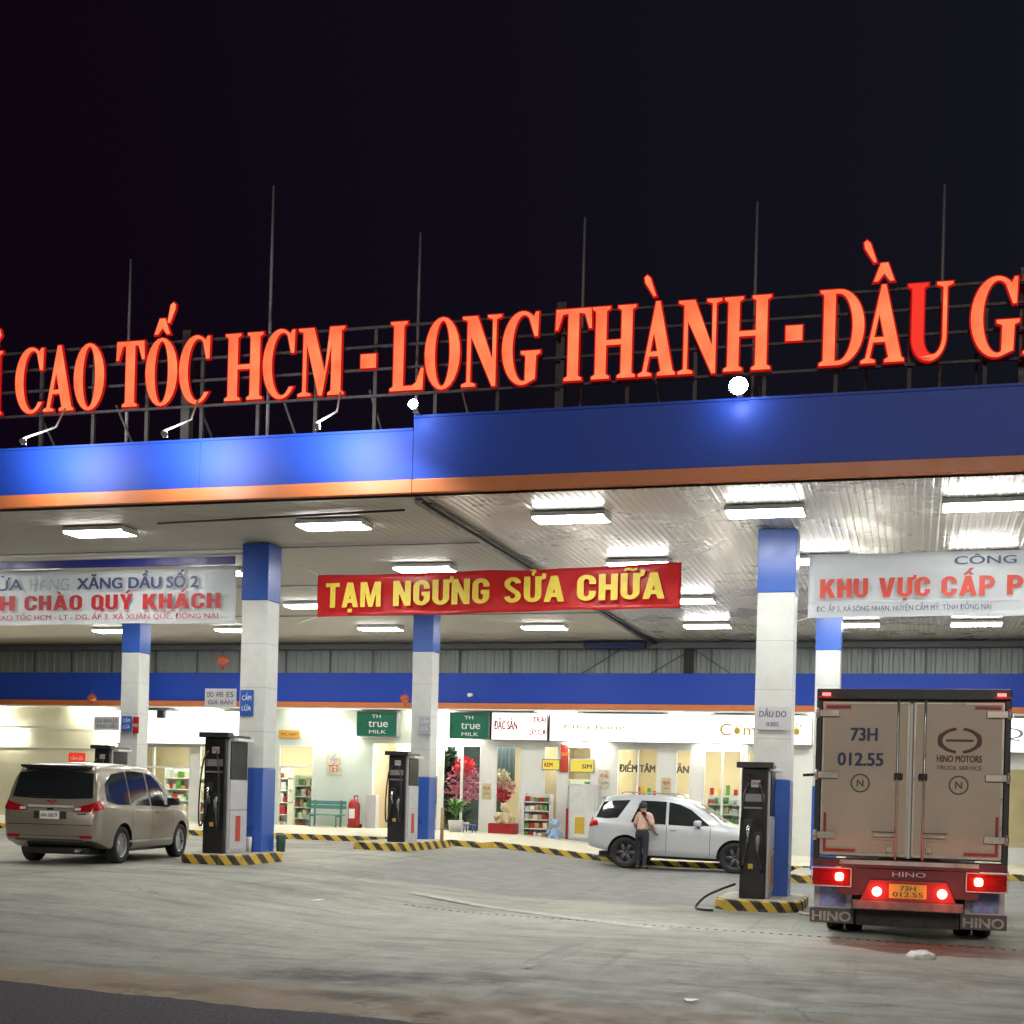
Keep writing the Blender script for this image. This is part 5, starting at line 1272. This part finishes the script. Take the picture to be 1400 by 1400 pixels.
# chassis, bumper, lamps
TB('chassis_rail', M['maroon'], -.45, .45, .15, 5.6, .72, .98)
TB('cross_panel', M['maroon'], -.88, .88, .02, .06, .62, .975)
TB('bumper_bar', mat('pink_grey_bumper', (.22, .15, .135), .55, 0, .45, 6), -.70, .70, -.02, .1, .44, .56, bev=.015)
TB('under_panel', M['black'], -.66, .66, .35, .4, .2, .43)
mb = MB(); mb.prism([[(-.6, .565), (.6, .565), (.48, .83), (-.48, .83)]], -.012, .012); mb.build('plate_housing', M['redpaint'], lorry)
pl = TB('number_plate', M['plateyel'], -.235, .235, -.03, -.014, .60, .79, bev=.006)
text('plate_lettering', '73H', M['tdark'], pl, -.1, .1, .705, .06, -.033, .02); text('plate_lettering', '012.55', M['tdark'], pl, -.19, .19, .625, .06, -.033, .02)
text('sill_lettering', 'HINO', M['lightgrey'], lorry, -.2, .22, .885, .06, .012, .03)
for x in (-.39, .43):
    MB().lathe([(0, -.012), (.035, -.008), (.056, 0), (.064, .03), (.064, .05), (0, .05)], 20, Matrix.Translation((x, -.012, .68)) @ Matrix.Rotation(R(-90), 4, 'X') @ Matrix.Translation((0, 0, -.05))).build('round_lamp', M['reverse'], lorry)
for s_ in (-1, 1):
    cx = s_*.98
    ho = MB().box(cx-.24, cx+.24, .0, .07, .74, .96, bev=.012).build('tail_lamp_unit', M['redlens'], lorry)
    a, b_ = sorted((s_*.82, s_*.93)); TB('lit_lens', M['brake'], a, b_, -.016, -.001, .80, .91, bev=.03, parent=ho)
    a, b_ = sorted((s_*.96, s_*1.2)); TB('amber_lens', M['redlens'], a, b_, -.01, -.001, .79, .93, bev=.004, parent=ho)
    mb = MB()
    x1_, x2_ = cx-.26, cx+.26
    mb.box(x1_, x2_, -.016, .02, .962, .975); mb.box(x1_, x2_, -.016, .02, .722, .735); mb.box(x1_-.001, x1_+.012, -.015, .02, .736, .961); mb.box(x2_-.012, x2_+.001, -.015, .02, .736, .961)
    mb.build('lamp_guard', M['flap'], ho)
    fl = TB('mud_flap', M['flap'], cx-.25, cx+.25, .5, .52, .30, .72)
    TB('flap_print', M['flapblue'], cx-.18, cx+.18, .49, .4985, .42, .68, parent=fl)
    TB('flap_base', M['flapdark'], cx-.3, cx+.28, .47, .488, .2, .40, parent=fl)
    text('flap_lettering', 'HINO', M['flaptext'], fl, cx-.27, cx+.25, .225, .13, .462, .05)
    for k, y in enumerate((1.75, 4.9)):
        for q in ((0, .26) if k == 0 else (0,)):
            rot = Matrix.Translation((s_*(1.0-q), y, .38)) @ Matrix.Rotation(R(90*s_), 4, 'Y')
            wh = MB().lathe([(0, .02), (.12, .03), (.14, -.02), (.21, -.03), (.22, .09)], 24, rot).build('wheel', M['steel'], lorry)
            MB().lathe([(.215, .1), (.25, .115), (.35, .115), (.375, .09), (.38, .05), (.38, -.05), (.375, -.09), (.35, -.115), (.22, -.1)], 32, rot).build('tyre', M['tyre'], wh)
TB('rear_axle', M['black'], -.85, .85, 1.68, 1.82, .3, .45)
TB('side_rail', M['boxtrim'], -W2-.004, -W2+.018, .4, 5.2, 1.14, 1.2); TB('side_rail', M['boxtrim'], W2-.018, W2+.004, .4, 5.2, 1.14, 1.2)
# cab ahead of the box, with mirrors
mb = MB()
mb.prism([[(5.6, .55), (7.2, .55), (7.25, 1.2), (7.0, 2.3), (5.6, 2.4)]], -1.05, 1.05)
for v in mb.bm.verts: v.co = Vector((v.co.y, v.co.x, v.co.z))
mb.build('cab', M['white'], lorry)
for s_ in (-1, 1):
    TB('mirror', M['black'], s_*1.35-.1, s_*1.35+.1, 6.9, 6.98, 1.7, 2.1, bev=.02)
    MB().tube([(s_*1.04, 6.9, 2.2), (s_*1.35, 6.94, 2.15)], .015, 6).build('mirror_arm', M['black'], lorry)
MB().tube([(-W2-.02, .05, 2.2), (-W2-.16, .08, 2.19)], .02, 8).build('door_catch', M['black'], lorry)
TB('side_marker', M['clear'], W2-.01, W2+.03, .2, .28, .9, 1.0, bev=.01)
def pt_light(name, loc, e_, col, parent, r=.05):
    l = bpy.data.lights.new(name, 'POINT'); l.energy = e_; l.color = col; l.shadow_soft_size = r
    o = bpy.data.objects.new(name, l); C.objects.link(o); o.parent = parent; o.location = loc
for x in (-.39, .43): pt_light('red_lamp_light', (x, -.2, .68), 3.2, (1, .08, .05), lorry)
for x in (-.87, .87): pt_light('brake_lamp_light', (x, -.2, .86), 2.6, (1, .12, .06), lorry)
for x in (-1.1, 1.1): pt_light('marker_lamp_light', (x, -.12, 3.27), .5, (1, .06, .06), lorry)

# ------------------------------------------------------------------ person beside the silver car
def person(label, loc, rz):
    t = thing('person', label, 'person', loc, rz)
    J = {'pel': ((0,0,.90), .118), 'sp1': ((0,.02,1.05), .12), 'chest': ((0,.06,1.26), .14), 'neck': ((0,.09,1.42), .05), 'head0': ((0,.12,1.50), .075), 'head1': ((0,.135,1.60), .098), 'head2': ((0,.13,1.67), .07),
         'shl': ((-.17,.07,1.36), .07), 'ell': ((-.25,.06,1.10), .045), 'wrl': ((-.2,.22,.92), .032), 'hal': ((-.17,.3,.89), .035),
         'shr': ((.17,.07,1.36), .07), 'elr': ((.27,.05,1.10), .045), 'wrr': ((.24,.2,.93), .032), 'har': ((.21,.28,.9), .035),
         'hpl': ((-.09,0,.84), .10), 'knl': ((-.1,.05,.47), .062), 'anl': ((-.1,-.01,.09), .045), 'tol': ((-.12,.14,.04), .038),
         'hpr': ((.09,0,.84), .10), 'knr': ((.12,.0,.47), .062), 'anr': ((.14,-.08,.09), .045), 'tor': ((.15,.07,.04), .038)}
    E_ = [('pel','sp1'),('sp1','chest'),('chest','neck'),('neck','head0'),('head0','head1'),('head1','head2'),('chest','shl'),('shl','ell'),('ell','wrl'),('wrl','hal'),('chest','shr'),('shr','elr'),('elr','wrr'),('wrr','har'),
          ('pel','hpl'),('hpl','knl'),('knl','anl'),('anl','tol'),('pel','hpr'),('hpr','knr'),('knr','anr'),('anr','tor')]
    for k_, (p_, r_) in list(J.items()):
        q_ = max(0, p_[2]-.98)
        if k_[:2] not in ('wr', 'ha'): J[k_] = ((p_[0] - q_*.42, p_[1] + q_*.42, p_[2] - q_*.1), r_)
    ks = list(J)
    def skin(nm, keys, edges, scale, m, sub=2, mfun=None):
        me = bpy.data.meshes.new(nm); kk = list(keys)
        me.from_pydata([J[k][0] for k in kk], [(kk.index(a), kk.index(b)) for a, b in edges if a in kk and b in kk], [])
        o = bpy.data.objects.new(nm, me); C.objects.link(o)
        o.modifiers.new('skin', 'SKIN'); sd = o.modifiers.new('sub', 'SUBSURF'); sd.levels = sub; sd.render_levels = sub
        for i, k in enumerate(kk):
            r_ = J[k][1]*scale; me.skin_vertices[0].data[i].radius = (r_, r_)
        me.skin_vertices[0].data[0].use_root = True
        bpy.context.view_layer.update()
        m2 = bpy.data.meshes.new_from_object(o.evaluated_get(bpy.context.evaluated_depsgraph_get()))
        bpy.data.objects.remove(o)
        for x in (m if isinstance(m, list) else [m]): m2.materials.append(x)
        m2.shade_smooth()
        if mfun:
            for p in m2.polygons: p.material_index = mfun(p.center)
        o2 = bpy.data.objects.new(nm, m2); C.objects.link(o2); o2.parent = t; return o2
    skin('body', ks, E_, 1.0, [M['skin'], M['dark']], 2, lambda c: 1 if c.z < .09 else 0)
    J['shl'] = ((-.17,.07,1.36), .078); J['shr'] = ((.17,.07,1.36), .078); J['ell'] = ((-.25,.06,1.10), .056); J['elr'] = ((.27,.05,1.10), .056)
    skin('shirt', ['pel','sp1','chest','shl','ell','shr','elr'], E_, 1.22, M['shirt'])
    J['wal'] = ((-.075, .005, .98), .105); J['war'] = ((.075, .005, .98), .105); J['hpl'] = ((-.09, 0, .84), .098); J['hpr'] = ((.09, 0, .84), .098)
    for q in 'lr': skin('trouser_leg', ['wa'+q, 'hp'+q, 'kn'+q, 'an'+q], [('wa'+q, 'hp'+q)]+E_, 1.14, M['trouser'])
    mb = MB(); mb.lathe([(0, .73), (.12, .75), (.168, .86), (.165, .95), (.15, 1.0), (0, 1.0)], 20)
    for v in mb.bm.verts: v.co.y *= .78
    mb.build('trouser_seat', M['trouser'], t)
    MB().lathe([(.105, -.02), (.112, .04), (.095, .1), (.05, .135), (0, .145)], 18, Matrix.Translation((J['head1'][0][0], J['head1'][0][1]-.02, J['head1'][0][2]))).build('hair', M['hair'], t)
    for s_, w_ in ((-1, 'hal'), (1, 'har')):
        hx, hy, hz = J[w_][0]; mb = MB()
        for k in range(4): mb.tube([(hx+(k-1.5)*.018, hy+.01, hz), (hx+(k-1.5)*.019, hy+.06+.008*(k in (1, 2)), hz-.015), (hx+(k-1.5)*.018, hy+.075, hz-.045)], [.011, .010, .008], 6)
        mb.tube([(hx-s_*.03, hy-.01, hz), (hx-s_*.055, hy+.03, hz-.01), (hx-s_*.05, hy+.055, hz-.02)], [.012, .011, .009], 6)
        mb.build('fingers', M['skin'], t)
    mb = MB()
    for q in (-1, 1): mb.lathe([(0, -.03), (.018, 0), (0, .03)], 8, Matrix.Translation((J['head1'][0][0]+q*.1, J['head1'][0][1]-.01, J['head1'][0][2]-.015)))
    hx_, hy_, hz_ = J['head1'][0]; mb.tube([(hx_, hy_+.09, hz_), (hx_, hy_+.115, hz_-.025)], [.012, .016], 6)
    mb.build('ears_and_nose', M['skin'], t)
    return t
person('person in a peach shirt and dark trousers bending beside the silver car', (-6.42, 33.72, .02), R(-25))

# litter
mb = MB()
bm = mb.bm; bmesh.ops.create_icosphere(bm, subdivisions=3, radius=.15)
for v in bm.verts:
    v.co.z = max(-.02, v.co.z*.55); v.co.x *= 1.1 + .25*math.sin(9*v.co.y); v.co += Vector((random.gauss(0, .006), random.gauss(0, .006), random.gauss(0, .006)))
tag(mb.build('plastic_bag', M['bag'], None, (.12, 17.3, .02), smooth=60), 'crumpled white plastic bag on the ground behind the lorry', 'bag')
for k, (x, y, lb) in enumerate(((-8.6, 19.3, 'small white scrap of paper on the yard left of the worn line'), (-3.9, 14.2, 'tiny pale scrap in the middle of the foreground'), (-1.9, 12.6, 'tiny pale scrap in the right foreground'))):
    mb = MB(); v = [mb.bm.verts.new((random.uniform(-.07, .07)+q[0], random.uniform(-.03, .03)+q[1], .008+random.uniform(0, .03))) for q in ((-.06, -.04), (.06, -.05), (.07, .05), (-.05, .05))]
    mb.bm.faces.new(v); tag(mb.build('paper_scrap', M['twhite'], None, (x, y, gz(x, y))), lb, 'litter')

# ------------------------------------------------------------------ night sky
w = bpy.data.worlds.new('World'); sc.world = w; w.use_nodes = True
nt = w.node_tree; nt.nodes.clear(); N = nt.nodes.new; L = nt.links.new
out = N('ShaderNodeOutputWorld'); bg = N('ShaderNodeBackground'); L(bg.outputs[0], out.inputs[0])
tc = N('ShaderNodeTexCoord'); sp = N('ShaderNodeSeparateXYZ'); L(tc.outputs['Generated'], sp.inputs[0])
mr = N('ShaderNodeMapRange'); mr.inputs[1].default_value = -.55; mr.inputs[2].default_value = .25; L(sp.outputs['X'], mr.inputs[0])
mx = N('ShaderNodeMix'); mx.data_type = 'RGBA'; mx.inputs[6].default_value = (.0042, .0016, .0055, 1); mx.inputs[7].default_value = (.0075, .0085, .014, 1)
L(mr.outputs[0], mx.inputs[0]); L(mx.outputs[2], bg.inputs[0]); bg.inputs[1].default_value = 1.

sl = bpy.data.lights.new('fill_sun', 'SUN'); sl.energy = .9; sl.angle = R(12); sl.color = (1, .93, .82)  # fill lamp added behind the camera, standing in for unseen street lights
so = bpy.data.objects.new('fill_sun', sl); C.objects.link(so); so.rotation_euler = Vector((-.12, 1, -.36)).to_track_quat('-Z', 'Y').to_euler()

sc.view_settings.view_transform = 'Standard'; sc.view_settings.look = 'None'; sc.view_settings.exposure = 0; sc.view_settings.gamma = 1
